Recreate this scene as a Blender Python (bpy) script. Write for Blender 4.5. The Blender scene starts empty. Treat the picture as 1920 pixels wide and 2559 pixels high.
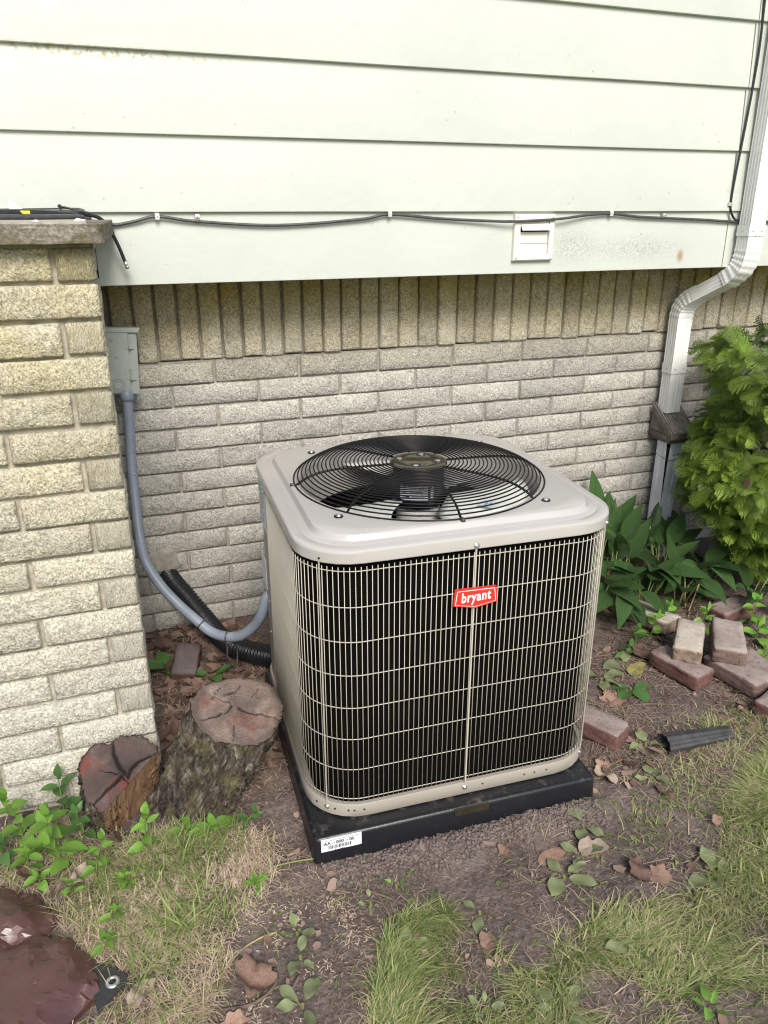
import bpy, bmesh, math, random
import numpy as np
from mathutils import Vector, Matrix
random.seed(7); np.random.seed(7)
S = bpy.context.scene
COL = S.collection
pi = math.pi
R = math.radians

# ------------------------------------------------------------------ camera
CAM = Vector((-0.3672, -2.7397, 1.4983))
yaw, pitch, FPX = 0.3493, -0.3748, 1933.86
F = Vector((math.sin(yaw)*math.cos(pitch), math.cos(yaw)*math.cos(pitch), math.sin(pitch)))
RT = Vector((math.cos(yaw), -math.sin(yaw), 0)); UP = RT.cross(F)
cam = bpy.data.cameras.new('camera'); co = bpy.data.objects.new('camera', cam); COL.objects.link(co)
M4 = Matrix.Identity(4)
for i, v in enumerate((RT, UP, -F)):
    for k in range(3): M4[k][i] = v[k]
M4.translation = CAM
co.matrix_world = M4
cam.sensor_fit = 'VERTICAL'; cam.sensor_height = 36; cam.sensor_width = 27
cam.lens = 36*FPX/2559
cam.clip_start = 0.02; cam.clip_end = 500
S.camera = co
# ------------------------------------------------------------------ light
SUN_EL, SUN_AZ = R(42), R(186)        # azimuth clockwise from +Y: high, behind the camera
w = bpy.data.worlds.new('World'); S.world = w; w.use_nodes = True
nt = w.node_tree; bg = nt.nodes['Background']
sky = nt.nodes.new('ShaderNodeTexSky'); sky.sky_type = 'NISHITA'; sky.sun_disc = False
sky.sun_elevation = SUN_EL; sky.sun_rotation = SUN_AZ; sky.air_density = 1.0; sky.dust_density = 2.5; sky.ozone_density = 1.0
nt.links.new(sky.outputs[0], bg.inputs[0]); bg.inputs[1].default_value = 0.085
sl = bpy.data.lights.new('sun', 'SUN'); sl.energy = 2.3; sl.angle = R(28); sl.color = (1, .95, .865)
so = bpy.data.objects.new('sun', sl); COL.objects.link(so)
sd = Vector((math.sin(SUN_AZ)*math.cos(SUN_EL), math.cos(SUN_AZ)*math.cos(SUN_EL), math.sin(SUN_EL)))
so.rotation_euler = sd.to_track_quat('Z', 'Y').to_euler(); so.location = sd*20
S.view_settings.view_transform = 'Standard'; S.view_settings.look = 'None'
S.view_settings.gamma = 1; S.view_settings.exposure = 0.86
S.render.engine = 'CYCLES'; S.cycles.use_denoising = True; S.cycles.denoiser = 'OPENIMAGEDENOISE'; S.cycles.denoising_input_passes = 'RGB_ALBEDO_NORMAL'; S.cycles.denoising_prefilter = 'ACCURATE'; S.cycles.pixel_filter_type = 'BLACKMAN_HARRIS'; S.cycles.filter_width = 1.15
S.cycles.sample_clamp_indirect = 4.0; S.cycles.use_adaptive_sampling = False; S.cycles.max_bounces = 8; S.cycles.caustics_reflective = False; S.cycles.caustics_refractive = False

# ------------------------------------------------------------------ helpers
def vn(x, y, s=0):
    x = np.asarray(x, float); y = np.asarray(y, float)
    xi = np.floor(x); yi = np.floor(y); fx = x-xi; fy = y-yi
    fx = fx*fx*(3-2*fx); fy = fy*fy*(3-2*fy)
    def h(a, b):
        t = np.sin(a*127.1+b*311.7+s*74.7)*43758.5453
        return t-np.floor(t)
    return (h(xi, yi)*(1-fx)+h(xi+1, yi)*fx)*(1-fy)+(h(xi, yi+1)*(1-fx)+h(xi+1, yi+1)*fx)*fy
def fbm(x, y, s=0, o=3):
    a = 0; g = .5
    for i in range(o):
        a = a+g*(vn(x, y, s+i)-.5)*2; x = np.asarray(x)*2.03; y = np.asarray(y)*2.03; g *= .5
    return a

def tag(o, label=None, cat=None, group=None, kind=None):
    if label: o['label'] = label
    if cat: o['category'] = cat
    if group: o['group'] = group
    if kind: o['kind'] = kind
    return o
def thing(name, label, cat, loc=(0, 0, 0), rz=0, group=None):
    o = bpy.data.objects.new(name, None); COL.objects.link(o); o.empty_display_size = .05
    o.location = loc; o.rotation_euler = (0, 0, rz)
    return tag(o, label, cat, group)
def link(name, me, parent=None, loc=None, mat4=None):
    o = bpy.data.objects.new(name, me); COL.objects.link(o)
    if parent is not None: o.parent = parent
    if loc is not None: o.location = loc
    if mat4 is not None: o.matrix_basis = mat4
    return o
def mesh(name, v, f, m=None, smooth=False):
    me = bpy.data.meshes.new(name); me.from_pydata([tuple(p) for p in v], [], f)
    if m is not None: me.materials.append(m)
    if smooth: me.shade_smooth()
    me.update(); return me
def npmesh(name, V, faces, m, smooth=False, tint=None):
    """V (n,3) array, faces (k,3 or 4) int array or list of such arrays"""
    me = bpy.data.meshes.new(name)
    if not isinstance(faces, list): faces = [faces]
    lv = np.concatenate([a.ravel() for a in faces]); tot = np.concatenate([np.full(len(a), a.shape[1]) for a in faces])
    st = np.concatenate([[0], np.cumsum(tot)[:-1]])
    me.vertices.add(len(V)); me.vertices.foreach_set('co', np.ascontiguousarray(V, dtype=np.float32).ravel())
    me.loops.add(len(lv)); me.loops.foreach_set('vertex_index', lv.astype(np.int32))
    me.polygons.add(len(tot)); me.polygons.foreach_set('loop_start', st.astype(np.int32))
    if tint is not None:
        a = me.attributes.new('tint', 'FLOAT', 'POINT'); a.data.foreach_set('value', tint.astype(np.float32))
    me.materials.append(m); me.update(calc_edges=True); me.validate()
    if smooth: me.shade_smooth()
    if smooth is None: me.shade_flat()
    return me
class MB:
    def __init__(s): s.v = []; s.f = []
    def add(s, v, f):
        b = len(s.v); s.v += [tuple(p) for p in v]; s.f += [tuple(i+b for i in q) for q in f]; return s
    def box(s, c, d, rot=None):
        v = [Vector((x*d[0]/2, y*d[1]/2, z*d[2]/2)) for x in (-1, 1) for y in (-1, 1) for z in (-1, 1)]
        if rot is not None: v = [rot @ p for p in v]
        return s.add([p+Vector(c) for p in v], [(0, 1, 3, 2), (4, 6, 7, 5), (0, 4, 5, 1), (2, 3, 7, 6), (0, 2, 6, 4), (1, 5, 7, 3)])
    def loft(s, loops, cap0=False, cap1=False, closed=True):
        n = len(loops[0]); v = [p for L in loops for p in L]; f = []
        for i in range(len(loops)-1):
            for j in range(n if closed else n-1):
                k = (j+1) % n; f.append((i*n+j, i*n+k, (i+1)*n+k, (i+1)*n+j))
        if cap0: f.append(tuple(range(n-1, -1, -1)))
        if cap1: f.append(tuple((len(loops)-1)*n+j for j in range(n)))
        return s.add(v, f)
    def tube(s, P, r, n=8, cap=True, closed=False):
        P = [Vector(p) for p in P]; m = len(P); rr = r if hasattr(r, '__len__') else [r]*m
        T = []
        for i in range(m):
            if closed: t = P[(i+1) % m]-P[i-1]
            else: t = P[min(i+1, m-1)]-P[max(i-1, 0)]
            T.append(t.normalized() if t.length > 1e-9 else Vector((0, 0, 1)))
        a = Vector((0, 0, 1)) if abs(T[0].z) < .9 else Vector((1, 0, 0))
        nrm = T[0].cross(a).normalized(); loops = []
        for i in range(m):
            nrm = (nrm-T[i]*nrm.dot(T[i])).normalized(); b = T[i].cross(nrm)
            loops.append([P[i]+(nrm*math.cos(2*pi*k/n)+b*math.sin(2*pi*k/n))*rr[i] for k in range(n)])
        if closed: loops.append(loops[0])
        return s.loft(loops, cap and not closed, cap and not closed)
    def lathe(s, prof, n=16, cap0=False, cap1=False):
        return s.loft([[(r*math.cos(2*pi*k/n), r*math.sin(2*pi*k/n), z) for k in range(n)] for r, z in prof], cap0, cap1)
    def mesh(s, name, m, smooth=False): return mesh(name, s.v, s.f, m, smooth)
    def build(s, name, m, parent=None, smooth=False, loc=None): return link(name, s.mesh(name, m, smooth), parent, loc)
def auto(o, ang=35):
    me = o.data; me.shade_smooth()
    bm = bmesh.new(); bm.from_mesh(me)
    for e in bm.edges: e.smooth = not (len(e.link_faces) == 2 and e.calc_face_angle(0) > R(ang)) and len(e.link_faces) == 2
    bm.to_mesh(me); bm.free(); return o
def spline(pts, n=8):
    P = [Vector(p) for p in pts]; out = []
    for i in range(len(P)-1):
        a, b, c, d = P[max(i-1, 0)], P[i], P[i+1], P[min(i+2, len(P)-1)]
        for k in range(n):
            t = k/n
            out.append(.5*((2*b)+(c-a)*t+(2*a-5*b+4*c-d)*t*t+(3*b-a-3*c+d)*t**3))
    out.append(P[-1]); return out
def orient(d, up, loc, s=1.0):
    X = Vector(d).normalized(); Z = Vector(up); Z = Z-X*Z.dot(X)
    if Z.length < 1e-4: Z = X.orthogonal()
    Z.normalize(); Y = Z.cross(X)
    m = Matrix.Identity(4)
    for i, v in enumerate((X, Y, Z)):
        for k in range(3): m[k][i] = v[k]*s
    m.translation = Vector(loc); return m
def subbox(d, cuts=3, bev=.004, jit=.0022, seed=0, m=None, name='brick'):
    bm = bmesh.new(); bmesh.ops.create_cube(bm, size=1); bmesh.ops.scale(bm, vec=d, verts=bm.verts)
    bmesh.ops.bevel(bm, geom=bm.edges[:], offset=bev, segments=1, affect='EDGES')
    bmesh.ops.subdivide_edges(bm, edges=[e for e in bm.edges if e.calc_length() > .03], cuts=cuts, use_grid_fill=True)
    rr = random.Random(seed)
    for v in bm.verts: v.co += Vector((rr.gauss(0, jit), rr.gauss(0, jit), rr.gauss(0, jit)))
    me = bpy.data.meshes.new(name); bm.to_mesh(me); bm.free(); me.materials.append(m); me.shade_smooth(); return me

# ------------------------------------------------------------------ materials
class NT:
    def __init__(s, name):
        s.m = bpy.data.materials.new(name); s.m.use_nodes = True; s.t = s.m.node_tree; s.b = s.t.nodes['Principled BSDF']
    def n(s, typ, **kw):
        x = s.t.nodes.new(typ)
        for k, v in kw.items(): setattr(x, k, v)
        return x
    def l(s, a, b): s.t.links.new(a, b)
    def coord(s, kind='Object', rnd=True):
        tc = s.n('ShaderNodeTexCoord').outputs[kind] if kind != 'World' else s.n('ShaderNodeNewGeometry').outputs['Position']
        if not rnd or kind == 'World': return tc
        oi = s.n('ShaderNodeObjectInfo'); mu = s.n('ShaderNodeMath', operation='MULTIPLY'); s.l(oi.outputs['Random'], mu.inputs[0]); mu.inputs[1].default_value = 37
        ad = s.n('ShaderNodeVectorMath', operation='ADD'); s.l(tc, ad.inputs[0]); s.l(mu.outputs[0], ad.inputs[1]); return ad.outputs[0]
    def noise(s, vec, scale, detail=4, rough=.55, dist=0):
        x = s.n('ShaderNodeTexNoise'); s.l(vec, x.inputs['Vector']); x.inputs['Scale'].default_value = scale; x.inputs['Detail'].default_value = detail
        x.inputs['Roughness'].default_value = rough; x.inputs['Distortion'].default_value = dist; return x.outputs['Fac']
    def voro(s, vec, scale, feature='F1'):
        x = s.n('ShaderNodeTexVoronoi', feature=feature); s.l(vec, x.inputs['Vector']); x.inputs['Scale'].default_value = scale; return x.outputs['Distance']
    def ramp(s, fac, stops):
        x = s.n('ShaderNodeValToRGB'); e = x.color_ramp.elements
        while len(e) < len(stops): e.new(.5)
        for k, (p, c) in enumerate(stops):
            e[k].position = p; e[k].color = (c, c, c, 1) if not hasattr(c, '__len__') else (*c, 1)
        s.l(fac, x.inputs[0]); return x.outputs[0]
    def mix(s, fac, a, b, mode='MIX'):
        x = s.n('ShaderNodeMix', data_type='RGBA', blend_type=mode)
        for v, i in ((fac, 0), (a, 6), (b, 7)):
            if isinstance(v, (int, float)): x.inputs[i].default_value = v
            elif isinstance(v, tuple): x.inputs[i].default_value = (*v, 1)
            else: s.l(v, x.inputs[i])
        return x.outputs[2]
    def math(s, op, a, b=None):
        x = s.n('ShaderNodeMath', operation=op)
        for i, v in enumerate((a, b)):
            if v is None: continue
            if isinstance(v, (int, float)): x.inputs[i].default_value = v
            else: s.l(v, x.inputs[i])
        return x.outputs[0]
    def bump(s, h, dist, strength=1.0, prev=None):
        x = s.n('ShaderNodeBump'); s.l(h, x.inputs['Height']); x.inputs['Distance'].default_value = dist; x.inputs['Strength'].default_value = strength
        if prev is not None: s.l(prev, x.inputs['Normal'])
        return x.outputs[0]
    def out(s, col=None, rough=None, nrm=None, **kw):
        for sock, v in (('Base Color', col), ('Roughness', rough), ('Normal', nrm)):
            if v is None: continue
            if isinstance(v, (int, float)): s.b.inputs[sock].default_value = v
            elif isinstance(v, tuple): s.b.inputs[sock].default_value = (*v, 1)
            else: s.l(v, s.b.inputs[sock])
        for k, v in kw.items(): s.b.inputs[k.replace('_', ' ')].default_value = v
        return s.m
    def objvar(s, col, lo=.8, hi=1.15):
        oi = s.n('ShaderNodeObjectInfo'); mr = s.n('ShaderNodeMapRange'); s.l(oi.outputs['Random'], mr.inputs[0]); mr.inputs[3].default_value = lo; mr.inputs[4].default_value = hi
        return s.mix(1.0, col, mr.outputs[0], 'MULTIPLY')
def simple(name, c, rough=.5, var=.12, scale=30, bump=0, bscale=80, metal=0, lo=1, hi=1, coat=0, spec=.5, coord='Object'):
    t = NT(name); v = t.coord(coord)
    a = tuple(x*(1-var) for x in c); b = tuple(min(1, x*(1+var)) for x in c)
    col = t.ramp(t.noise(v, scale, 5, .6), [(.3, a), (.7, b)])
    if lo != hi: col = t.objvar(col, lo, hi)
    nr = t.bump(t.noise(v, bscale, 4, .6), bump) if bump else None
    t.out(col, rough, nr, Metallic=metal)
    t.b.inputs['Coat Weight'].default_value = coat; t.b.inputs['Specular IOR Level'].default_value = spec
    return t.m

def mat_split_brick(name, c1, c2, stain_bounce_z0, stain_bounce_z1, stain_bounce_col, amt):
    t = NT(name); v = t.coord('Object'); wp = t.coord('World')
    g = t.noise(v, 170, 3, .7); g2 = t.noise(v, 60, 3, .6); big = t.noise(v, 11, 3, .5)
    col = t.ramp(g, [(.33, tuple(x*.52 for x in c1)), (.43, c1), (.55, c2), (.68, tuple(min(.88, x*1.4) for x in c2))])
    col = t.mix(t.math('MULTIPLY', t.ramp(g2, [(.52, 0.), (.70, 1.)]), .45), col, tuple(x*.42 for x in c1))
    col = t.mix(t.math('MULTIPLY', t.ramp(big, [(.35, 0.), (.75, 1.)]), .35), col, tuple(x*.72 for x in c1), 'MIX')
    sx = t.n('ShaderNodeSeparateXYZ'); t.l(wp, sx.inputs[0])
    mr = t.n('ShaderNodeMapRange'); t.l(sx.outputs[2], mr.inputs[0]); mr.inputs[1].default_value = stain_bounce_z0; mr.inputs[2].default_value = stain_bounce_z1
    nz = t.ramp(t.noise(wp, 7, 5, .65), [(.25, .25), (.7, 1.)])
    col = t.mix(t.math('MULTIPLY', t.math('MULTIPLY', mr.outputs[0], nz), amt), col, stain_bounce_col, 'MULTIPLY')  # height-graded tint: algae on the pier, painted bounce light on the wall bricks
    col = t.objvar(col, .86, 1.10)
    h = t.math('ADD', t.math('MULTIPLY', t.noise(v, 42, 5, .65), 1.), t.math('MULTIPLY', g, .35))
    return t.out(col, .92, t.bump(h, .010), Specular_IOR_Level=.25)
M = {}
M['brick_wall'] = mat_split_brick('pale_split_brick', (.385, .37, .335), (.515, .50, .46), 0.90, 1.18, (.66, .52, .15), .95)  # olive on the upper rows paints light bounced under the overhang
M['brick_pillar'] = mat_split_brick('pillar_split_brick', (.43, .415, .36), (.60, .58, .505), 0.30, 1.40, (.93, .84, .52), .9)
M['mortar'] = simple('grey_mortar', (.37, .345, .285), .95, .3, 40, .002, 150, coord='World')
M['mortar_wall'] = simple('wall_mortar', (.285, .27, .235), .95, .3, 40, .002, 150, coord='World')
# concrete cap with moss
t = NT('weathered_concrete'); v = t.coord('Object', False)
c = t.ramp(t.noise(v, 120, 4, .7), [(.3, (.10, .09, .075)), (.5, (.22, .20, .165)), (.72, (.38, .36, .31))])
c = t.mix(t.ramp(t.noise(v, 14, 5, .6), [(.45, 0.), (.6, .8)]), c, (.085, .075, .025))
M['cap'] = t.out(c, .95, t.bump(t.noise(v, 60, 5, .7), .006))
# siding
t = NT('pale_painted_siding'); wp = t.coord('World')
c = t.ramp(t.noise(wp, 3, 3, .5), [(.3, (.54, .58, .54)), (.7, (.59, .62, .575))])
sp = t.ramp(t.noise(wp, 55, 2, .5), [(.735, 0.), (.76, .55)])
c = t.mix(sp, c, (.30, .30, .25))
def blob(t, wp, ctr, rad, soft=.6):
    a = t.n('ShaderNodeVectorMath', operation='SUBTRACT'); t.l(wp, a.inputs[0]); a.inputs[1].default_value = ctr
    b = t.n('ShaderNodeVectorMath', operation='DIVIDE'); t.l(a.outputs[0], b.inputs[0]); b.inputs[1].default_value = rad
    d = t.n('ShaderNodeVectorMath', operation='LENGTH'); t.l(b.outputs[0], d.inputs[0])
    return t.ramp(d.outputs[1], [(soft*.3, 1.), (1., 0.)])
mil = t.math('ADD', blob(t, wp, (1.24, -.26, 1.375), (.13, .2, .085)), blob(t, wp, (1.52, -.26, 1.36), (.27, .2, .06)))
mil = t.math('MULTIPLY', mil, t.ramp(t.noise(wp, 240, 2, .6), [(.46, 0.), (.56, .7)]))
c = t.mix(mil, c, (.33, .36, .32))
st = t.math('MULTIPLY', blob(t, wp, (1.72, -.26, 1.33), (.02, .2, .03)), .8)
c = t.mix(st, c, (.35, .17, .07))
st = t.math('MULTIPLY', blob(t, wp, (-.30, -.25, 1.885), (.5, .1, .018)), t.ramp(t.noise(wp, 60, 4, .7), [(.5, 0.), (.6, .8)]))
c = t.mix(st, c, (.30, .25, .06))
M['siding'] = t.out(c, .42, t.bump(t.noise(wp, 25, 3, .5), .0015))
M['white_plastic'] = simple('aged_white_plastic', (.78, .77, .70), .4, .04)
M['pvc_white'] = simple('chalky_white_metal', (.72, .75, .80), .55, .14, 9)
M['downspout'] = simple('white_painted_aluminium', (.76, .77, .75), .33, .07, 12)
M['screw'] = simple('zinc_screw', (.75, .75, .74), .3, .05, metal=.9)
M['clip'] = simple('galvanised_clip', (.5, .5, .48), .45, .1, metal=.6)
M['cable'] = simple('black_cable_jacket', (.022, .023, .026), .38, .25, 60)
M['cable_grey'] = simple('dusty_cable_jacket', (.06, .062, .066), .45, .25, 60)
M['yellow'] = simple('yellow_tape', (.80, .66, .06), .5, .1)
M['box_grey'] = simple('grey_enclosure_paint', (.37, .41, .38), .45, .06, 20)
M['conduit'] = simple('grey_conduit_pvc', (.215, .25, .31), .42, .08, 20)
M['hose'] = simple('black_corrugated_pipe', (.012, .013, .016), .35, .3, 60)
M['ac_paint'] = simple('taupe_powder_coat', (.325, .30, .26), .36, .025, 12)
M['ac_top'] = simple('taupe_cover_paint', (.425, .412, .398), .20, .03, 6, coat=.25)
M['wire'] = simple('taupe_wire_coat', (.46, .435, .37), .4, .05)
M['black_gloss'] = simple('black_gloss_coat', (.006, .006, .007), .38, .2, spec=.22)
M['hub'] = simple('hub_black', (.028, .026, .015), .2, .3, 30, coat=.3)
M['motor'] = simple('motor_black', (.012, .013, .018), .25, .2)
M['blade'] = simple('bare_aluminium_blade', (.88, .90, .83), .32, .05, 14, metal=.12)
M['label'] = simple('pale_label', (.72, .78, .84), .35, .03)
M['red'] = simple('red_badge', (.72, .035, .028), .35, .05)
M['white'] = simple('white_print', (.85, .85, .85), .4, .02)
M['ink'] = simple('black_print', (.03, .03, .035), .5, .1)
M['ink_blue'] = simple('blue_print', (.10, .28, .42), .5, .1)
M['dark_in'] = simple('dark_recess', (.012, .012, .012), .7, .2)
# coil: fins
t = NT('dark_coil_fins'); v = t.coord('Object', False)
wv = t.n('ShaderNodeTexWave', bands_direction='Z'); t.l(v, wv.inputs[0]); wv.inputs['Scale'].default_value = 40; wv.inputs['Distortion'].default_value = .3
M['coil'] = t.out(t.ramp(wv.outputs['Fac'], [(.2, (.0015, .0015, .0015)), (.8, (.005, .005, .0045))]), .8, None, Specular_IOR_Level=.05)
# pad
t = NT('black_pad_plastic'); v = t.coord('Object', False)
d = t.ramp(t.noise(v, 22, 6, .7), [(.55, 0.), (.72, .5)]); d2 = t.ramp(t.noise(v, 200, 2, .5), [(.70, 0.), (.74, .7)])
sg = t.n('ShaderNodeNewGeometry'); sn = t.n('ShaderNodeSeparateXYZ'); t.l(sg.outputs['Normal'], sn.inputs[0])
d = t.math('MULTIPLY', t.math('ADD', d, d2), t.ramp(sn.outputs[2], [(.3, .15), (.9, 1.)]))
M['pad'] = t.out(t.mix(d, (.010, .011, .014), (.17, .145, .125)), t.math('ADD', .33, t.math('MULTIPLY', d, .5)), t.bump(t.noise(v, 150, 3, .6), .0006))
# old red brick
def redbrick(name, c, dirt):
    t = NT(name); v = t.coord('Object'); g = t.noise(v, 45, 5, .65)
    c1 = t.ramp(g, [(.3, tuple(x*.6 for x in c)), (.55, c), (.8, tuple(min(1, x*1.35) for x in c))])
    sg = t.n('ShaderNodeNewGeometry'); sn = t.n('ShaderNodeSeparateXYZ'); t.l(sg.outputs['Normal'], sn.inputs[0])
    up = t.ramp(sn.outputs[2], [(.4, 0.), (.85, 1.)])
    pt = t.ramp(t.noise(v, 16, 5, .65), [(.25, .2), (.6, .95)])
    c1 = t.mix(t.math('MULTIPLY', up, pt), c1, dirt)
    bl = t.ramp(t.noise(v, 70, 4, .7), [(.6, 0.), (.68, .8)])
    c1 = t.mix(bl, c1, (.035, .03, .028))
    return t.out(c1, .9, t.bump(t.noise(v, 110, 5, .65), .003))
M['red1'] = redbrick('worn_red_brick', (.175, .118, .102), (.34, .295, .27))
M['red2'] = redbrick('tan_dirty_brick', (.27, .20, .155), (.45, .415, .36))
M['red3'] = redbrick('dark_red_brick', (.15, .072, .064), (.28, .235, .215))
M['red_dark'] = redbrick('shaded_red_brick', (.085, .045, .040), (.13, .11, .115))  # darkened brick copy, strong shade beside the pier put into its colour
# wood
def wood_end(name, main, red, pale):
    t = NT(name); v = t.coord('Object', False)
    sx = t.n('ShaderNodeSeparateXYZ'); t.l(v, sx.inputs[0]); cb = t.n('ShaderNodeCombineXYZ'); t.l(sx.outputs[0], cb.inputs[0]); t.l(sx.outputs[1], cb.inputs[1]); xy = cb.outputs[0]
    ln = t.n('ShaderNodeVectorMath', operation='LENGTH'); t.l(xy, ln.inputs[0])
    rr = t.math('ADD', ln.outputs[1], t.math('MULTIPLY', t.noise(xy, 16, 5, .65), .035))
    ring = t.math('SINE', t.math('MULTIPLY', rr, 700))
    an = t.math('ARCTAN2', sx.outputs[1], sx.outputs[0]); c2 = t.n('ShaderNodeCombineXYZ'); t.l(t.math('MULTIPLY', an, 9.), c2.inputs[0]); t.l(t.math('MULTIPLY', ln.outputs[1], 14.), c2.inputs[1])
    fib = t.noise(c2.outputs[0], 5, 4, .7)
    base = t.ramp(t.noise(xy, 13, 5, .62), [(.30, tuple(x*.55 for x in main)), (.5, main), (.7, tuple(min(1, x*1.35) for x in main))])
    base = t.mix(t.ramp(t.noise(xy, 10, 4, .6), [(.52, 0.), (.63, .85)]), base, red)
    off = t.n('ShaderNodeVectorMath', operation='ADD'); t.l(xy, off.inputs[0]); off.inputs[1].default_value = (3.3, 1.7, 0)
    base = t.mix(t.ramp(t.noise(off.outputs[0], 11, 5, .6), [(.52, 0.), (.66, .8)]), base, pale)
    base = t.mix(t.math('MULTIPLY', t.ramp(fib, [(.45, 0.), (.7, 1.)]), .45), base, tuple(x*.4 for x in main))
    base = t.mix(t.math('MULTIPLY', t.ramp(ring, [(.5, 0.), (1., 1.)]), .16), base, tuple(x*.4 for x in main))
    edge = t.ramp(t.math('ADD', ln.outputs[1], t.math('MULTIPLY', t.noise(xy, 30, 4, .6), .02)), [(.103, 0.), (.118, .8)])
    base = t.mix(edge, base, tuple(x*.4 for x in main))
    at = t.n('ShaderNodeAttribute', attribute_name='tint')
    base = t.mix(at.outputs['Fac'], base, (.012, .008, .007))
    return t.out(base, .85, t.bump(t.math('ADD', t.math('MULTIPLY', ring, .07), t.math('ADD', t.math('MULTIPLY', fib, 1.2), t.noise(v, 120, 4, .7))), .004))
M['end1'] = wood_end('weathered_pinkish_end_grain', (.235, .178, .152), (.20, .085, .062), (.42, .35, .30))
M['end2'] = wood_end('dark_reddish_end_grain', (.105, .074, .067), (.20, .052, .042), (.20, .155, .14))
t = NT('rough_mossy_bark'); v = t.coord('Object', False)
mp = t.n('ShaderNodeMapping'); t.l(v, mp.inputs[0]); mp.inputs['Scale'].default_value = (1, 1, .4)
b1 = t.noise(mp.outputs[0], 55, 6, .7, .6); 
c = t.ramp(b1, [(.36, (.010, .008, .007)), (.47, (.070, .054, .043)), (.58, (.16, .135, .105)), (.70, (.46, .44, .40))])
c = t.mix(t.ramp(t.noise(v, 15, 6, .7), [(.50, 0.), (.64, .6)]), c, (.16, .14, .035), 'MIX')
M['bark'] = t.out(c, .95, t.bump(b1, .028))
t = NT('split_orange_wood'); v = t.coord('Object', False)
mp = t.n('ShaderNodeMapping'); t.l(v, mp.inputs[0]); mp.inputs['Scale'].default_value = (1, 1, .12)
b1 = t.noise(mp.outputs[0], 60, 6, .65)
M['split'] = t.out(t.ramp(b1, [(.3, (.04, .022, .013)), (.5, (.15, .085, .042)), (.72, (.30, .20, .11))]), .85, t.bump(b1, .006))
# tarp
t = NT('brown_tarpaulin'); v = t.coord('Object', False)
c = t.ramp(t.noise(v, 14, 5, .6), [(.3, (.060, .026, .023)), (.7, (.100, .046, .040))])
mp = t.n('ShaderNodeMapping'); t.l(v, mp.inputs[0]); mp.inputs['Rotation'].default_value = (0, 0, .5); mp.inputs['Scale'].default_value = (.35, 1.2, 1)
h = t.noise(mp.outputs[0], 42, 6, .6, .5)
M['tarp'] = t.out(c, t.ramp(t.noise(v, 60, 4, .6), [(.3, .30), (.7, .44)]), t.bump(h, .0022), Specular_IOR_Level=.8, Coat_Weight=.25, Coat_Roughness=.2)
M['tarp_black'] = simple('black_reinforced_corner', (.03, .032, .034), .5, .25, 40, .001, 200)
# soil + far lawn
t = NT('trodden_soil'); wp = t.coord('World')
n1 = t.noise(wp, 6, 6, .65); n2 = t.noise(wp, 90, 5, .7)
c = t.ramp(n1, [(.32, (.060, .046, .041)), (.5, (.125, .097, .086)), (.68, (.235, .188, .165))])
c = t.mix(.45, c, t.ramp(n2, [(.34, (.05, .038, .034)), (.5, (.145, .113, .101)), (.68, (.32, .265, .24))]))
sx = t.n('ShaderNodeSeparateXYZ'); t.l(wp, sx.inputs[0])
yy = t.math('ADD', sx.outputs[1], t.math('MULTIPLY', t.math('SUBTRACT', t.noise(wp, 3, 4, .6), .5), .5))
mr = t.n('ShaderNodeMapRange'); t.l(yy, mr.inputs[0]); mr.inputs[1].default_value = -1.95; mr.inputs[2].default_value = -2.5
gr = t.ramp(t.noise(wp, 20, 6, .7), [(.3, (.075, .10, .022)), (.7, (.20, .22, .07))])
c = t.mix(mr.outputs[0], c, gr)
M['soil'] = t.out(c, .95, t.bump(t.math('ADD', t.noise(wp, 35, 5, .7), t.math('MULTIPLY', n2, .5)), .012), Specular_IOR_Level=.25)
M['clod'] = simple('crumbled_soil', (.155, .123, .112), .97, .4, 60, .003, 200, coord='World')
# tinted stuff (per-blade variety)
def tinted(name, stops, rough=.6, trans=0.0, veins=False, spec=.35):
    t = NT(name); at = t.n('ShaderNodeAttribute', attribute_name='tint')
    c = t.ramp(at.outputs['Fac'], stops)
    t.out(c, rough); t.b.inputs['Specular IOR Level'].default_value = spec
    if trans:
        tr = t.n('ShaderNodeBsdfTranslucent'); t.l(c, tr.inputs[0]); mx = t.n('ShaderNodeMixShader'); mx.inputs[0].default_value = trans
        t.l(t.b.outputs[0], mx.inputs[1]); t.l(tr.outputs[0], mx.inputs[2]); t.l(mx.outputs[0], t.t.nodes['Material Output'].inputs[0])
    return t.m
M['grass'] = tinted('lawn_grass', [(0, (.095, .145, .040)), (.35, (.205, .275, .080)), (.65, (.350, .410, .155)), (.82, (.50, .46, .26)), (1, (.58, .49, .35))], .55, .3)
M['straw'] = tinted('dry_straw', [(0, (.09, .062, .048)), (.35, (.23, .165, .125)), (.7, (.42, .32, .24)), (1, (.62, .51, .40))], .8, .1)
M['litter'] = tinted('dead_leaf_litter', [(0, (.06, .036, .027)), (.5, (.19, .122, .095)), (1, (.36, .265, .215))], .8, .1)
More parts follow.
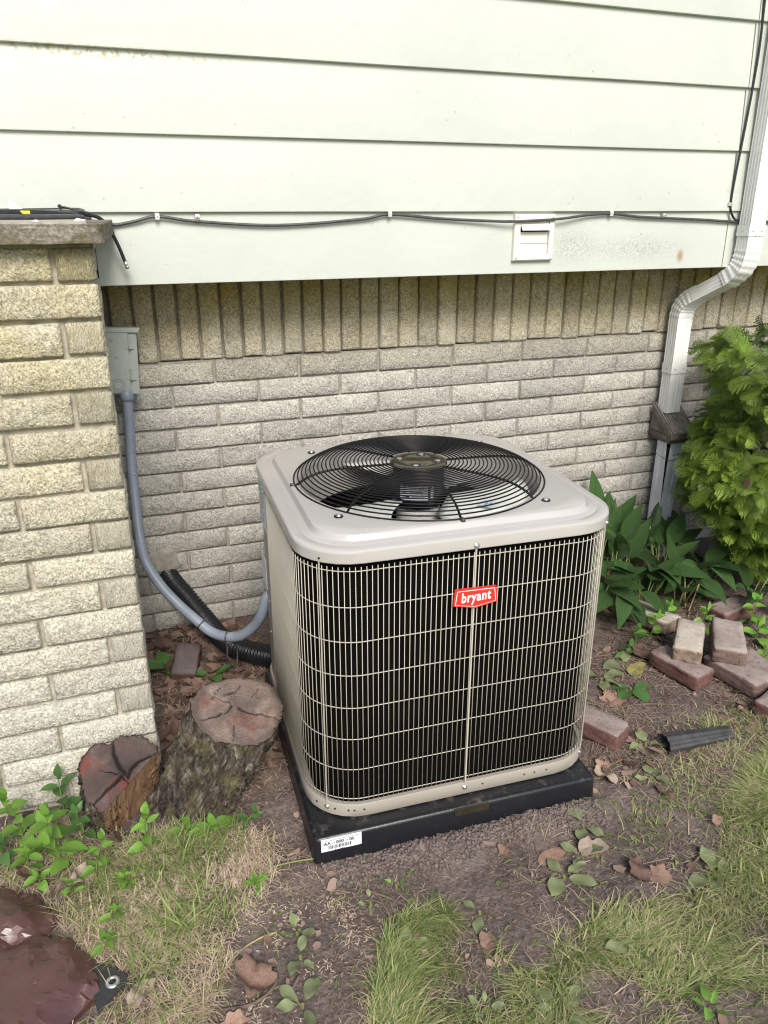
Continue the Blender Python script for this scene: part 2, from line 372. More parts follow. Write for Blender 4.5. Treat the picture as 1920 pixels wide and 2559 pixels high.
def leafmat(name, a, b, trans=.25, rough=.42, veins=0, lo=.75, hi=1.2, spec=.45):
    t = NT(name); v = t.coord('Object')
    c = t.ramp(t.noise(v, 28, 5, .6), [(.3, a), (.7, b)])
    nr = None
    if veins:
        wv = t.n('ShaderNodeTexWave', bands_direction='Y'); t.l(t.n('ShaderNodeTexCoord').outputs['Object'], wv.inputs[0]); wv.inputs['Scale'].default_value = veins
        wv.inputs['Distortion'].default_value = .4
        nr = t.bump(wv.outputs['Fac'], .0015)
        c = t.mix(t.math('MULTIPLY', wv.outputs['Fac'], .22), c, tuple(x*1.6 for x in b))
    c = t.objvar(c, lo, hi)
    t.out(c, rough, nr); t.b.inputs['Specular IOR Level'].default_value = spec
    tr = t.n('ShaderNodeBsdfTranslucent'); t.l(c, tr.inputs[0]); mx = t.n('ShaderNodeMixShader'); mx.inputs[0].default_value = trans
    t.l(t.b.outputs[0], mx.inputs[1]); t.l(tr.outputs[0], mx.inputs[2]); t.l(mx.outputs[0], t.t.nodes['Material Output'].inputs[0])
    return t.m
M['lily'] = leafmat('lily_leaf', (.072, .165, .052), (.130, .250, .080), .25, .33, 60)
M['weed'] = leafmat('weed_leaf', (.12, .255, .038), (.215, .390, .075), .3, .45, 0, .7, 1.3)
M['weed_dark'] = leafmat('weed_leaf_dark', (.055, .135, .035), (.095, .20, .055), .25, .45)
M['plantain'] = leafmat('trampled_green_leaf', (.15, .17, .09), (.27, .32, .155), .2, .65, lo=.65, hi=1.2)
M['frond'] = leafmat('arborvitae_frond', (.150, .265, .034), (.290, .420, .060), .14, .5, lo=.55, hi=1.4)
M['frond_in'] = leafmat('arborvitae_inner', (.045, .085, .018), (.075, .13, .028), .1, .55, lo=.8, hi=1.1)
M['dead'] = leafmat('dry_brown_leaf', (.20, .115, .080), (.36, .24, .185), .15, .75)
M['dead_dark'] = leafmat('wet_brown_leaf', (.085, .048, .036), (.18, .11, .085), .1, .7)
M['dead_pale'] = leafmat('bleached_leaf', (.26, .195, .155), (.44, .36, .29), .15, .8)
M['dead_yellow'] = leafmat('yellowing_leaf', (.22, .20, .06), (.36, .32, .12), .2, .6)
M['stem'] = simple('green_stem', (.16, .20, .06), .6, .3)
M['stem_dry'] = simple('dry_stem', (.34, .27, .14), .8, .3, 40)
M['twig'] = simple('grey_brown_twig', (.13, .095, .075), .9, .35, 60, .002, 150)
M['bark_red'] = simple('arborvitae_bark', (.17, .10, .06), .9, .35, 60, .003, 120)
M['grate'] = simple('dirty_brown_strainer', (.15, .13, .112), .7, .4, 30)
M['grate_bar'] = simple('weathered_grate', (.32, .28, .24), .7, .35, 30)
M['rubber'] = simple('black_drain_plastic', (.045, .045, .048), .5, .5, 30)

# ------------------------------------------------------------------ ground
PADC, PADTH = (.4005, -.9037), -.0525
def gh(x, y):
    x = np.asarray(x, float); y = np.asarray(y, float)
    near = np.exp(-((x-.5)**2+(y+1)**2)/9.0)
    z = near*(.016*fbm(x*2.2, y*2.2, 3, 2)+.007*fbm(x*9, y*9, 5, 2)+.0035*fbm(x*30, y*30, 8, 2))
    # soil crumbs heaped along the front edge of the pad
    lx = (x-PADC[0])*math.cos(PADTH)+(y-PADC[1])*math.sin(PADTH); ly = -(x-PADC[0])*math.sin(PADTH)+(y-PADC[1])*math.cos(PADTH)
    z = z+.016*np.exp(-((ly+.47)/.045)**2)*np.clip((lx+.36)/.15, 0, 1)*np.clip((.45-lx)/.1, 0, 1)*(.5+vn(x*14, y*14, 2))
    z = z+.05*np.exp(-(((x+.05)**2+(y+.05)**2)/.05))*0
    z = z-.012*np.clip((y+.6)/.6, 0, 1)
    z = z+.020*np.exp(-((x+.33)**2/.06+(y+1.14)**2/.02))      # soil and roots heaped around the stumps
    return z
def g1(x, y): return float(gh(x, y))
fx = np.concatenate([-np.geomspace(1.4, 80, 18)[::-1], np.arange(-1.39, 2.6, .0125), np.geomspace(2.61, 80, 16)])
fy = np.concatenate([-np.geomspace(2.3, 80, 18)[::-1], np.arange(-2.29, .05, .0125), [.3, 1, 4, 12, 40, 80]])
GX, GY = np.meshgrid(fx, fy); nx, ny = len(fx), len(fy)
V = np.stack([GX.ravel(), GY.ravel(), gh(GX, GY).ravel()], 1)
I = np.arange(nx*ny).reshape(ny, nx)
Q = np.stack([I[:-1, :-1].ravel(), I[:-1, 1:].ravel(), I[1:, 1:].ravel(), I[1:, :-1].ravel()], 1)
g = link('ground', npmesh('ground', V, Q, M['soil'], True)); tag(g, 'bare trodden soil with patches of lawn in front of the house', None, None, 'structure')

# ------------------------------------------------------------------ brick wall
def split_mesh(name, L, H, m, seed, rough=.0062, nxs=14, nzs=4, depth=.035):
    """front face at y=0 looking -y, centred in x and z; chipped arrises"""
    xs = np.linspace(-L/2, L/2, nxs+1); zs = np.linspace(-H/2, H/2, nzs+1)
    xs[1] = xs[0]+.006; xs[-2] = xs[-1]-.006; zs[1] = zs[0]+.005; zs[-2] = zs[-1]-.005
    X, Z = np.meshgrid(xs, zs)
    Y = -rough*1.6*fbm(X*22+seed*7, Z*22, seed, 3)
    e = np.zeros_like(X); e[0, :] = e[-1, :] = 1; e[:, 0] = 1; e[:, -1] = 1
    Y = Y*(1-e*.6)+e*.0034
    X = X+e*.0016*fbm(X*80, Z*80, seed+30, 1); Z = Z+e*.0022*fbm(X*60, Z*60, seed+40, 2)
    n = len(xs); k = len(zs); v = [(a, b, c) for a, b, c in zip(X.ravel(), Y.ravel(), Z.ravel())]
    f = [(i*n+j, i*n+j+1, (i+1)*n+j+1, (i+1)*n+j) for i in range(k-1) for j in range(n-1)]
    rim = [j for j in range(n)]+[i*n+n-1 for i in range(1, k)]+[(k-1)*n+j for j in range(n-2, -1, -1)]+[i*n for i in range(k-2, 0, -1)]
    b = len(v); v += [(v[i][0], depth, v[i][2]) for i in rim]; r = len(rim)
    f += [(rim[(i+1) % r], rim[i], b+i, b+(i+1) % r) for i in range(r)]
    return mesh(name, v, f, m, True)
LB, HB, CZ = .3048, .0708, .0786
ZA = .6113+.352                                   # centre of the top stretcher course
wallT = thing('brick_wall', 'recessed back wall of pale split-face brick with soldier course under the siding', 'wall', (0, 0, 0))
full = [split_mesh('brick', LB-.0085, HB, M['brick_wall'], s) for s in range(8)]
b = MB(); b.box((1.55, .012+.05, .455), (4.2, .10, 1.10)); b.build('mortar', M['mortar_wall'], wallT)
b = MB(); b.box((1.55, .024+.05, 1.19), (4.2, .10, .366)); b.build('mortar', M['mortar_wall'], wallT)
for r in range(13):
    z = ZA-r*CZ; off = 0 if r % 2 == 0 else LB/2
    k = -2
    while True:
        x0 = off+k*LB; x1 = x0+LB; k += 1
        if x0 > 3.2: break
        x0 = max(x0, -.40)
        if x1-x0 < .05: continue
        o = link('brick', full[random.randrange(8)], wallT, ((x0+x1)/2, random.uniform(-.0025, .002), z+random.gauss(0, .0008)))
        o.scale = ((x1-x0)/LB*random.uniform(.992, 1.0), 1, random.uniform(.985, 1.02)); o.rotation_euler = (0, random.gauss(0, .0015), random.gauss(0, .003))
M['brick_soldier'] = mat_split_brick('soldier_split_brick', (.50, .475, .41), (.66, .635, .57), 0.90, 1.20, (.70, .57, .19), .95)  # olive towards the top: shaded bounce light put into the brick colour
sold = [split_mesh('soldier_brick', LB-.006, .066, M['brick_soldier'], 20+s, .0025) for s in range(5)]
zs0 = ZA+CZ/2+.003
x = .0355-5*.0722
while x < 3.2:
    p = .0722 if x < .60 else .0786
    gap = random.uniform(.007, .012)
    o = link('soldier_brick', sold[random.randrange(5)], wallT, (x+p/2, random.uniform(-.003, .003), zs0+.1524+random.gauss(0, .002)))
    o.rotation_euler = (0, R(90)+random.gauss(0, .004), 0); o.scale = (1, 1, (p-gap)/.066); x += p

# ------------------------------------------------------------------ pillar
pilT = thing('brick_pillar', 'pale split-face brick pier with concrete cap at the left of the recess', 'pier', (0, 0, 0))
PX, PY = -.3515, -.8907
pful = [split_mesh('brick', LB-.011, .0685, M['brick_pillar'], 60+s, .0055, 16, 5) for s in range(6)]
b = MB(); b.box((-1.0, PY/2+.006, .72), (2*(PX+1.0)-.018, -PY-.012, 1.50)); b.build('mortar', M['mortar'], pilT)
for r in range(18):
    zc = .9992+.352-r*CZ+.035
    x1 = PX; first = True; w0 = .090 if r % 2 == 0 else .241
    while x1 > -1.15:
        w_ = w0 if first else LB
        x0 = x1-w_
        o = link('brick', pful[random.randrange(6)], pilT, ((x0+x1)/2+.003, PY-.005+random.uniform(-.003, .003), zc+random.gauss(0, .001)))
        o.scale = ((w_-.011)/(LB-.011), 1, random.uniform(.97, 1.03)); o.rotation_euler = (0, random.gauss(0, .002), random.gauss(0, .004))
        x1 = x0; first = False
    y0 = PY+.012+(.20 if r % 2 == 0 else .04)
    while y0 < -.02:
        w_ = min(LB, -y0)
        if w_ > .05:
            o = link('brick', pful[random.randrange(6)], pilT, (PX+.001, y0+w_/2, zc)); o.rotation_euler = (0, 0, R(90))
            o.scale = ((w_-.011)/(LB-.011), .8, 1)
        y0 += LB
cap = bmesh.new(); bmesh.ops.create_cube(cap, size=1); bmesh.ops.scale(cap, vec=(.86, .97, .038), verts=cap.verts)
bmesh.ops.subdivide_edges(cap, edges=cap.edges[:], cuts=24, use_grid_fill=True)
for v in cap.verts:
    n_ = float(fbm(v.co.x*30+v.co.z*60, v.co.y*30+v.co.z*25, 4, 3)); d = v.co.copy(); d.z = 0
    v.co += Vector((v.co.x/.86*2, v.co.y/.97*2, 0))*(.006*n_)
    if v.co.x > .40 and v.co.y < -.3: v.co += Vector((-.01, .0, 0))*max(0, n_+.2)
    v.co.z += .0015*n_
    if v.co.x > .2: v.co.x += .048*(v.co.x-.2)/.23*max(0, (v.co.y+.45))/.93*1.15
me = bpy.data.meshes.new('cap_stone'); cap.to_mesh(me); cap.free(); me.materials.append(M['cap']); me.shade_smooth()
link('cap_stone', me, pilT, (-.758, PY/2+.03-.035, 1.4475))
b = MB(); b.box((-.76, PY/2, 1.4245), (.80, -PY-.004, .010)); b.build('mortar', M['mortar'], pilT)

# ------------------------------------------------------------------ siding
sidT = thing('house_wall', 'upper house wall of wide pale lap siding overhanging the brick', 'wall', (0, 0, 0))
SY = -.25
def board(x0, x1, z0, z1, proud=.014):
    n = max(2, int((x1-x0)/.08)); xs = np.linspace(x0, x1, n+1); b = MB(); loops = []
    for x in xs:
        wob = .0012*float(fbm(x*2.1, z0*5, 1, 2)); dz = .0016*float(fbm(x*1.3, z0*9, 2, 2))
        loops.append([(x, SY-proud+wob, z0+.0015+dz), (x, SY-proud-.0006+wob, z0+.006+dz), (x, SY-.001+wob, z1), (x, SY+.012, z1), (x, SY+.012, z0+dz), (x, SY-proud+.002+wob, z0+dz)])
    b.loft(loops, True, True); o = b.build('siding_board', M['siding'], sidT); return auto(o, 25)
EX = .2045; JX = 1.921
board(-.343, JX, 1.284, 1.492, .002); board(JX+.004, 5.5, 1.284, 1.492, .002)
for k in range(0, 6):
    z0 = 1.4855+k*EX
    board(-3.2, JX-.012, z0, z0+EX+.008); board(JX-.006, 5.5, z0, z0+EX+.008, .0115)
b = MB(); b.box((1.1, .6, 2.10), (8.6, 1.676, 1.22)); b.build('wall_core', M['siding'], sidT)
b = MB(); b.box((2.55, -.122, 1.2965), (5.79, .23, .012)); b.build('soffit', M['siding'], sidT)

# ------------------------------------------------------------------ dryer vent
VX, VZ = 1.083, 1.402
vent = thing('dryer_vent', 'square white louvred wall vent with its top flap ajar', 'vent', (VX, SY-.003, VZ))
def frame(b, w, h, t, y0, y1):
    o = [(-w/2, -h/2), (w/2, -h/2), (w/2, h/2), (-w/2, h/2)]; i_ = [(-w/2+t, -h/2+t), (w/2-t, -h/2+t), (w/2-t, h/2-t), (-w/2+t, h/2-t)]
    c = .004; oc = [(x*(1-2*c/w), z*(1-2*c/h)) for x, z in o]
    b.loft([[(x, y1, z) for x, z in o], [(x, y0+c, z) for x, z in o], [(x, y0, z) for x, z in oc], [(x, y0, z) for x, z in i_], [(x, y1-.001, z) for x, z in i_]])
b = MB(); frame(b, .155, .150, .0205, -.017, .002); auto(b.build('vent_frame', M['white_plastic'], vent))
b = MB(); b.box((0, .002, 0), (.118, .004, .112)); b.build('duct_opening', M['dark_in'], vent)
for k, (z, tilt) in enumerate(((.036, 34), (0, 5), (-.036, 4))):
    b = MB(); m_ = Matrix.Rotation(R(-tilt), 3, 'X')
    b.box(m_ @ Vector((0, 0, -.018)), (.110, .0022, .0365), m_); auto(b.build('louvre', M['white_plastic'], vent, False, (0, -.006-.002*(k == 0), z+.018)))
scr = MB().lathe([(.0001, .0022), (.0022, .0019), (.0034, .0008), (.0036, 0)], 10).mesh('screw', M['clip'], True)
RX = Matrix.Rotation(R(90), 4, 'X')
for sx_ in (-1, 1):
    for sz in (-1, 1): link('screw', scr, vent, None, Matrix.Translation((sx_*.068, -.0168, sz*.066)) @ RX)

# ------------------------------------------------------------------ downspout
dsT = thing('downspout', 'white ribbed aluminium downspout jogging back under the siding', 'downspout', (0, 0, 0))
def dprof(w, d, rib=.0026, nr=4):
    P = []
    def edge(p, q, nrm, ribs):
        n = 22
        for k in range(n):
            t_ = k/n; x = p[0]+(q[0]-p[0])*t_; y = p[1]+(q[1]-p[1])*t_
            m_ = 0
            if ribs == 'half': m_ = rib*max(0, math.sin((t_-.42)*2*pi*nr)) if t_ > .42 else 0
            elif ribs: m_ = rib*(.5-.5*math.cos(t_*2*pi*nr))
            m_ *= 1 if .06 < t_ < .96 else 0
            P.append((x-nrm[0]*m_, y-nrm[1]*m_))
    a, c = w/2, d/2
    edge((-a, -c), (a, -c), (0, -1), 'half'); edge((a, -c), (a, c), (1, 0), 1); edge((a, c), (-a, c), (0, 1), 0); edge((-a, c), (-a, -c), (-1, 0), 1)
    return P
def dsweep(path, w=.072, d=.056, sc=None, name='lower_pipe', m='downspout', rib=.0026, cap=False):
    pr = dprof(w, d, rib); P = [Vector(p) for p in path]; loops = []
    for i, p in enumerate(P):
        t_ = (P[min(i+1, len(P)-1)]-P[max(i-1, 0)]).normalized()
        X = Vector((1, 0, 0)); X = (X-t_*X.dot(t_)).normalized(); Y = X.cross(t_) if t_.z > 0 else t_.cross(X)
        if Y.y < 0 and abs(Y.y) > .2: Y = -Y
        s_ = 1 if sc is None else sc(i/(len(P)-1))
        loops.append([p+X*(a*s_)+Y*(c*s_) for a, c in pr])
    b = MB(); b.loft(loops, cap, cap); return auto(b.build(name, M[m], dsT), 50)
dsweep([(1.993, -.300, 2.75), (1.9935, -.300, 1.40)], name='upper_pipe')
arc1 = spline([(1.994, -.300, 1.425), (1.994, -.298, 1.335), (1.988, -.283, 1.278), (1.975, -.235, 1.232)], 26)
dsweep(arc1, sc=lambda q: 1.03+(.034*math.sin(q*8*2*pi) if .28 < q < .95 else 0), name='upper_elbow')
dsweep([(1.979, -.248, 1.242), (1.947, -.130, 1.172)], .068, .053, name='offset_pipe')
arc2 = spline([(1.950, -.142, 1.180), (1.936, -.095, 1.148), (1.928, -.066, 1.105), (1.926, -.062, 1.04)], 26)
dsweep(arc2, sc=lambda q: 1.025+(.030*math.sin(q*8*2*pi) if .2 < q < .85 else 0), name='lower_elbow')
dsweep([(1.926, -.062, 1.06), (1.928, -.062, .672)], name='lower_pipe')
for (p, w_, d_, h_) in (((1.993, -.300, 1.418), .078, .062, .038), ((1.927, -.062, .862), .077, .061, .040)):
    b = MB(); o_ = [(-w_/2, -d_/2), (w_/2, -d_/2), (w_/2, d_/2), (-w_/2, d_/2)]
    b.loft([[(x, y, z) for x, y in o_] for z in (-h_/2, h_/2)]); q = b.build('strap', M['downspout'], dsT, False, p)
    for dx in (-.02, .022): link('screw', scr, q, None, Matrix.Translation((dx, -d_/2-.0005, 0)) @ RX)
    link('screw', scr, q, None, Matrix.Translation((-w_/2-.0005, 0, 0)) @ Matrix.Rotation(R(-90), 4, 'Y'))
# strainer and lower leader
stT = thing('leaf_strainer', 'dirty dark downspout leaf strainer with sloping grate below the pipe', 'strainer', (1.938, -.075, .60))
b = MB(); sl2 = [(.050, .098), (-.085, -.006)]
for sx_ in (-1, 1):
    x = sx_*.062; pr_ = [(.052, .074), (.052, .104), (-.088, .000), (-.088, -.026)]
    b.loft([[(x-.004, y, z) for y, z in pr_], [(x+.004, y, z) for y, z in pr_]], True, True)
b.box((0, -.087, -.016), (.132, .006, .022))
b.loft([[(sx_*.064*k, y_, z) for sx_, y_ in ((-1, -.086*k), (1, -.086*k), (1, .055), (-1, .055))] for z, k in ((-.012, 1), (-.034, .93), (-.056, .62))])
b.loft([[(sx_*.060, -.08, -.012), (sx_*.060, .055, .08), (sx_*.060, .055, -.012)] for sx_ in (-1, 1)], True, True)
auto(b.build('strainer_body', M['grate'], stT), 30)
sl_ = MB().box((0, 0, 0), (.0045, .178, .010)).mesh('grate_bar', M['grate_bar'])
for k in range(10):
    link('grate_bar', sl_, stT, None, Matrix.Translation((-.051+k*.0113, -.018, .050)) @ Matrix.Rotation(R(36.5), 4, 'X'))
ldT = thing('drain_leader', 'white split drain pipe standing on the soil under the strainer', 'drain pipe', (1.940, -.080, 0))
def lsheet(pts, name):
    b = MB(); n = 14; z1 = .548; loops = []
    for k in range(n+1):
        z = -.02+(z1+.02)*k/n; u = max(0, (z-.14)/(z1-.14)); sp = .012*u**1.6
        loops.append([(x+(-sp if name == 'left_half' and y < -.01 else sp if y < -.01 else 0)*1.0, y, z) for x, y in pts])
    b.loft([[(p[0], p[1], p[2]) for p in L] for L in loops], closed=False)
    o = b.build('pipe_side', M['pvc_white'], ldT); so_ = o.modifiers.new('t', 'SOLIDIFY'); so_.thickness = .002; return auto(o, 30)
lsheet([(-.034, .035), (-.034, .012), (-.032, .010), (-.032, -.006), (-.034, -.008), (-.034, -.037)], 'left_half')
lsheet([(-.033, -.038), (-.012, -.038), (-.010, -.036), (.008, -.036), (.010, -.038), (.034, -.038), (.034, .035)], 'right_half')
b = MB(); b.box((0, .0, .26), (.058, .058, .52)); b.build('inside', M['dark_in'], ldT)
wr = thing('tie_wire', 'thin rusty wire looped round the white drain pipe', 'wire', (1.94, -.08, .47))
MB().tube(spline([(-.075, .06, .045), (-.05, -.01, .012), (-.037, -.041, .0), (.0, -.043, -.004), (.037, -.042, .0), (.05, .0, .01)], 6), .0012, 5).build('wire_loop', M['twig'], wr)
# ------------------------------------------------------------------ pad
ZP = .0715
padT = thing('equipment_pad', 'black plastic equipment pad under the air conditioner, dusted with soil', 'equipment pad', (PADC[0], PADC[1], 0), PADTH)
def rr(x0, x1, y0, y1, r, z, n=5):
    P = []
    for cx, cy, a in ((x0+r, y0+r, 180), (x1-r, y0+r, 270), (x1-r, y1-r, 0), (x0+r, y1-r, 90)):
        for k in range(n+1):
            t_ = R(a+90*k/n); P.append((cx+r*math.cos(t_), cy+r*math.sin(t_), z))
    return P
px0, px1, py0, py1 = -.407, .3665, -.436, .345
b = MB(); L_ = []
for ins, z in ((-.006, -.06), (-.002, .02), (0, ZP-.010), (.002, ZP-.004), (.006, ZP-.001), (.011, ZP)):
    L_.append(rr(px0+ins, px1-ins, py0+ins, py1-ins, .014-ins*.3, z))
b.loft(L_, False, True); auto(b.build('pad_slab', M['pad'], padT), 50)
b = MB(); b.box((.005, py0-.0005, ZP-.012), (.095, .006, .020)); auto(b.build('moulded_tab', M['hub'], padT))
lab = MB(); lx, lz = -.340, .0385
lab.box((lx, py0+.0005, lz), (.102, .004, .056)); ml = Matrix.Identity(4)
lo = lab.build('sticker', M['label'], padT)
def text(name, s, size, m, parent, mat4, ext=.0004, off=0, xs=1, align='CENTER', shear=0, sp=1):
    c = bpy.data.curves.new(name, 'FONT'); c.body = s; c.size = size; c.extrude = ext; c.offset = off; c.align_x = align; c.align_y = 'CENTER'; c.shear = shear; c.space_character = sp
    c.materials.append(m); c.resolution_u = 3
    o = bpy.data.objects.new(name, c); COL.objects.link(o)
    me = bpy.data.meshes.new_from_object(o.evaluated_get(bpy.context.evaluated_depsgraph_get())); bpy.data.objects.remove(o); bpy.data.curves.remove(c)
    me.name = name; return link(name, me, parent, None, mat4 @ Matrix.Diagonal((xs, 1, 1, 1)))
T = Matrix.Translation
FX = Matrix.Rotation(R(90), 4, 'X')
yf = py0-.0018
text('lettering', 'AA – 000 – 00', .0130, M['ink'], lo, T((lx-.006, yf, lz+.0155)) @ FX, .0003, .0003)
text('lettering', 'Ann Arbor', .0060, M['ink'], lo, T((lx-.004, yf, lz-.0075)) @ FX, .0003, .0001)
b = MB(); x = lx-.032; rr_ = random.Random(5)
while x < lx+.024:
    w_ = rr_.choice((.0007, .001, .0017)); b.box((x, yf, lz+.0030), (w_, .0006, .0105)); x += w_+rr_.choice((.0007, .0011, .0016))
b.build('barcode', M['ink'], lo)
b = MB()
for c, d in (((lx, yf, lz+.0245), (.094, .0006, .0006)), ((lx, yf, lz-.0215), (.094, .0006, .0006)), ((lx-.047, yf, lz+.0015), (.0006, .0006, .0454)), ((lx+.047, yf, lz+.0015), (.0006, .0006, .0454))): b.box(c, d)
b.build('printed_border', M['ink'], lo)

# ------------------------------------------------------------------ air conditioner (local z = world z - ZP)
ac = thing('air_conditioner', 'taupe outdoor air conditioner with black domed fan grille and red badge', 'air conditioner', (PADC[0], PADC[1], ZP), PADTH)
def Zl(z): return z-ZP
def rsq(h, r, z, n=7, m=8):
    """rounded square loop, even density on the straights"""
    P = []
    for q in range(4):
        a0 = -pi/2+q*pi/2; d = (math.cos(a0), math.sin(a0)); e = (-d[1], d[0])
        for k in range(m):
            t_ = -(h-r)+2*(h-r)*k/m; P.append((d[0]*h+e[0]*t_, d[1]*h+e[1]*t_, z))
        cx, cy = d[0]*(h-r)+e[0]*(h-r), d[1]*(h-r)+e[1]*(h-r)
        for k in range(n):
            t_ = pi/2*k/n; P.append((cx+r*(d[0]*math.cos(t_)+e[0]*math.sin(t_)), cy+r*(d[1]*math.cos(t_)+e[1]*math.sin(t_)), z))
    return P
HH, RR = .396, .135
def peri(s, h=HH, r=RR):
    sg = 1 if s >= 0 else -1; a = abs(s); L1 = h-r; La = r*pi/2
    if a < L1: x, y, n = -a, -h, (0, -1)
    elif a < L1+La:
        t_ = (a-L1)/r; x, y, n = -L1-r*math.sin(t_), -L1-r*math.cos(t_), (-math.sin(t_), -math.cos(t_))
    elif a < 3*L1+La: x, y, n = -h, -L1+(a-L1-La), (-1, 0)
    elif a < 3*L1+2*La:
        t_ = (a-3*L1-La)/r; x, y, n = -L1-r*math.cos(t_), L1+r*math.sin(t_), (-math.cos(t_), math.sin(t_))
    else: x, y, n = -L1+(a-3*L1-2*La), h, (0, 1)
    return x*sg, y, (n[0]*sg, n[1])
L1 = HH-RR; La = RR*pi/2
SLEFT = L1+La+(.14+L1); SBACK = -(3*L1+2*La+L1)
# base pan band
b = MB(); b.loft([rsq(HH-.012, RR-.012, Zl(.0745)), rsq(HH-.001, RR, Zl(.0750)), rsq(HH+.002, RR, Zl(.079)), rsq(HH+.002, RR, Zl(.1120)), rsq(HH+.0005, RR, Zl(.1145)), rsq(HH-.010, RR-.01, Zl(.1147)), rsq(HH-.012, RR-.012, Zl(.100)), rsq(.05, .03, Zl(.098))], True, True)
bp = auto(b.build('base_pan', M['ac_paint'], ac), 40)
hole = MB().lathe([(.0001, .0006), (.0026, .0006), (.0026, -.001)], 8).mesh('punched_hole', M['dark_in'])
def onper(s, z, h, r=RR, tilt=None):
    x, y, n = peri(s, h, r); return orient((-n[1], n[0], 0), (n[0], n[1], 0), (x, y, z))
for s in (.27, .295, .31, -.17, -.20, -.235, .345, -.05, .40): link('punched_hole', hole, bp, None, onper(s, Zl(.098), HH+.0022))
# coil
b = MB(); b.loft([rsq(HH-.022, RR-.02, Zl(.10), 7, 10), rsq(HH-.022, RR-.02, Zl(.79), 7, 10)]); b.loft([rsq(HH-.06, RR-.05, Zl(.79), 7, 10), rsq(HH-.06, RR-.05, Zl(.10), 7, 10)])
auto(b.build('coil', M['coil'], ac), 50)
b = MB(); b.box((0, 0, Zl(.115)), (.66, .66, .01)); b.build('inner_floor', M['dark_in'], ac)
# wire guard
ring_z = [Zl(.757-.0893*k) for k in range(7)]+[Zl(.1325)]
b0 = MB(); b0.tube([(*peri(SLEFT-(SLEFT-SBACK)*k/260, HH-.0005)[:2], ring_z[0]) for k in range(261)], .0013, 5)
guard = b0.build('wire_guard', M['wire'], ac, True)
for z in ring_z[1:]:
    b = MB(); b.tube([(*peri(SLEFT-(SLEFT-SBACK)*k/260, HH-.0005)[:2], z) for k in range(261)], .0013, 5); b.build('cross_wire', M['wire'], guard, True)
wm = MB().tube([(0, 0, Zl(.1245)), (0, 0, Zl(.768))], .00095, 6).mesh('upright_wire', M['wire'], True)
s = SLEFT-.004
while s > SBACK:
    x, y, n = peri(s, HH+.0018); link('upright_wire', wm, guard, (x, y, 0)); s -= .01275
# trims
trim = MB().box((0, 0, 0), (.0038, .0025, .664)).mesh('trim_strip', M['wire'])
SC = L1+La/2
dome = MB().lathe([(.0001, .0042), (.0028, .0036), (.0044, .0018), (.0046, .0008), (.0072, .0006), (.0072, 0)], 10).mesh('screw', M['screw'], True)
trim2 = MB().box((0, 0, 0), (.0024, .0025, .664)).mesh('trim_strip', M['wire'])
for s in (0, SC, -SC, -(L1+La+L1)):
    x, y, n = peri(s, HH+.0035); link('trim_strip', trim if s == 0 else trim2, guard, None, T((x, y, Zl(.447))) @ Matrix.Rotation(math.atan2(n[0], -n[1]), 4, 'Z'))
    link('screw', dome, ac, None, onper(s, Zl(.0985), HH+.002))
    if s != SC: link('screw', dome, ac, None, onper(s, Zl(.785), HH+.0055))
    else: link('punched_hole', hole, ac, None, onper(s, Zl(.787), HH+.0058))
# service panel on the back-left corner
S0, S1 = SLEFT+.012, SLEFT+.74
def shell(s0, s1, z0, z1, h, n, name, m, thick=.006):
    b = MB(); a = [(peri(s0+(s1-s0)*k/n, h), 0) for k in range(n+1)]
    o_ = [(p[0][0], p[0][1]) for p in a]; i_ = [(p[0][0]-p[0][2][0]*thick, p[0][1]-p[0][2][1]*thick) for p in a]
    lo = o_+i_[::-1]; b.loft([[(x, y, z0) for x, y in lo], [(x, y, z1) for x, y in lo]], True, True); return auto(b.build(name, m, ac), 30)
sp_ = shell(S0, S1, Zl(.12), Zl(.775), HH-.004, 40, 'service_panel', M['ac_paint'])
shell(SLEFT-.002, SLEFT+.013, Zl(.119), Zl(.778), HH+.003, 2, 'corner_post', M['ac_paint'], .012)
def onleft(y, z, nm, w_, h_, m, par=None):
    b = MB(); b.box((-HH+.0032, y, Zl(z)), (.0012, w_, h_)); return b.build(nm, m, par or ac)
rl = onleft(.250, .690, 'rating_label', .115, .135, M['label'], sp_)
for k in range(9): onleft(.250+.01*(k % 2), .742-.012*k, 'printed_line', .085-.02*(k % 3), .003, M['ink_blue'] if k < 3 else M['conduit'], sp_).data.transform(T((-.0008, 0, 0)))
onleft(.295, .46, 'wiring_label', .085, .10, M['label'], sp_)
for y, z in ((.195, .766), (.188, .754)): link('screw', dome, ac, None, onper(L1+La+(y+L1), Zl(z), HH+.004))
for z in (.395, .29): link('screw', dome, ac, None, onper(L1+La+(.205+L1), Zl(z), HH-.002))
# top cover
NC = 4*(7+8)
outer = [rsq(HH+.0045, RR, Zl(.777)), rsq(HH+.0055, RR, Zl(.779)), rsq(HH+.0055, RR, Zl(.8015)), rsq(HH+.0045, RR, Zl(.8050)), rsq(HH+.0020, RR-.002, Zl(.8075)), rsq(HH-.0015, RR-.004, Zl(.8085)),
         rsq(HH-.004, RR-.006, Zl(.8088)), rsq(HH-.016, RR-.01, Zl(.8092)), rsq(HH-.018, RR-.011, Zl(.8086)), rsq(HH-.021, RR-.013, Zl(.8086)), rsq(HH-.023, RR-.015, Zl(.8094)), rsq(HH-.036, RR-.03, Zl(.8100)), rsq(HH-.040, RR-.033, Zl(.8108)), rsq(HH-.0415, RR-.034, Zl(.8125)), rsq(HH-.0465, RR-.037, Zl(.8225)), rsq(HH-.0485, RR-.0385, Zl(.8242)), rsq(HH-.053, RR-.042, Zl(.8250))]
base = outer[-1]
RO = .322
angs = [math.atan2(p[1], p[0]) for p in base]
def circ(r, z): return [(r*math.cos(a), r*math.sin(a), z) for a in angs]
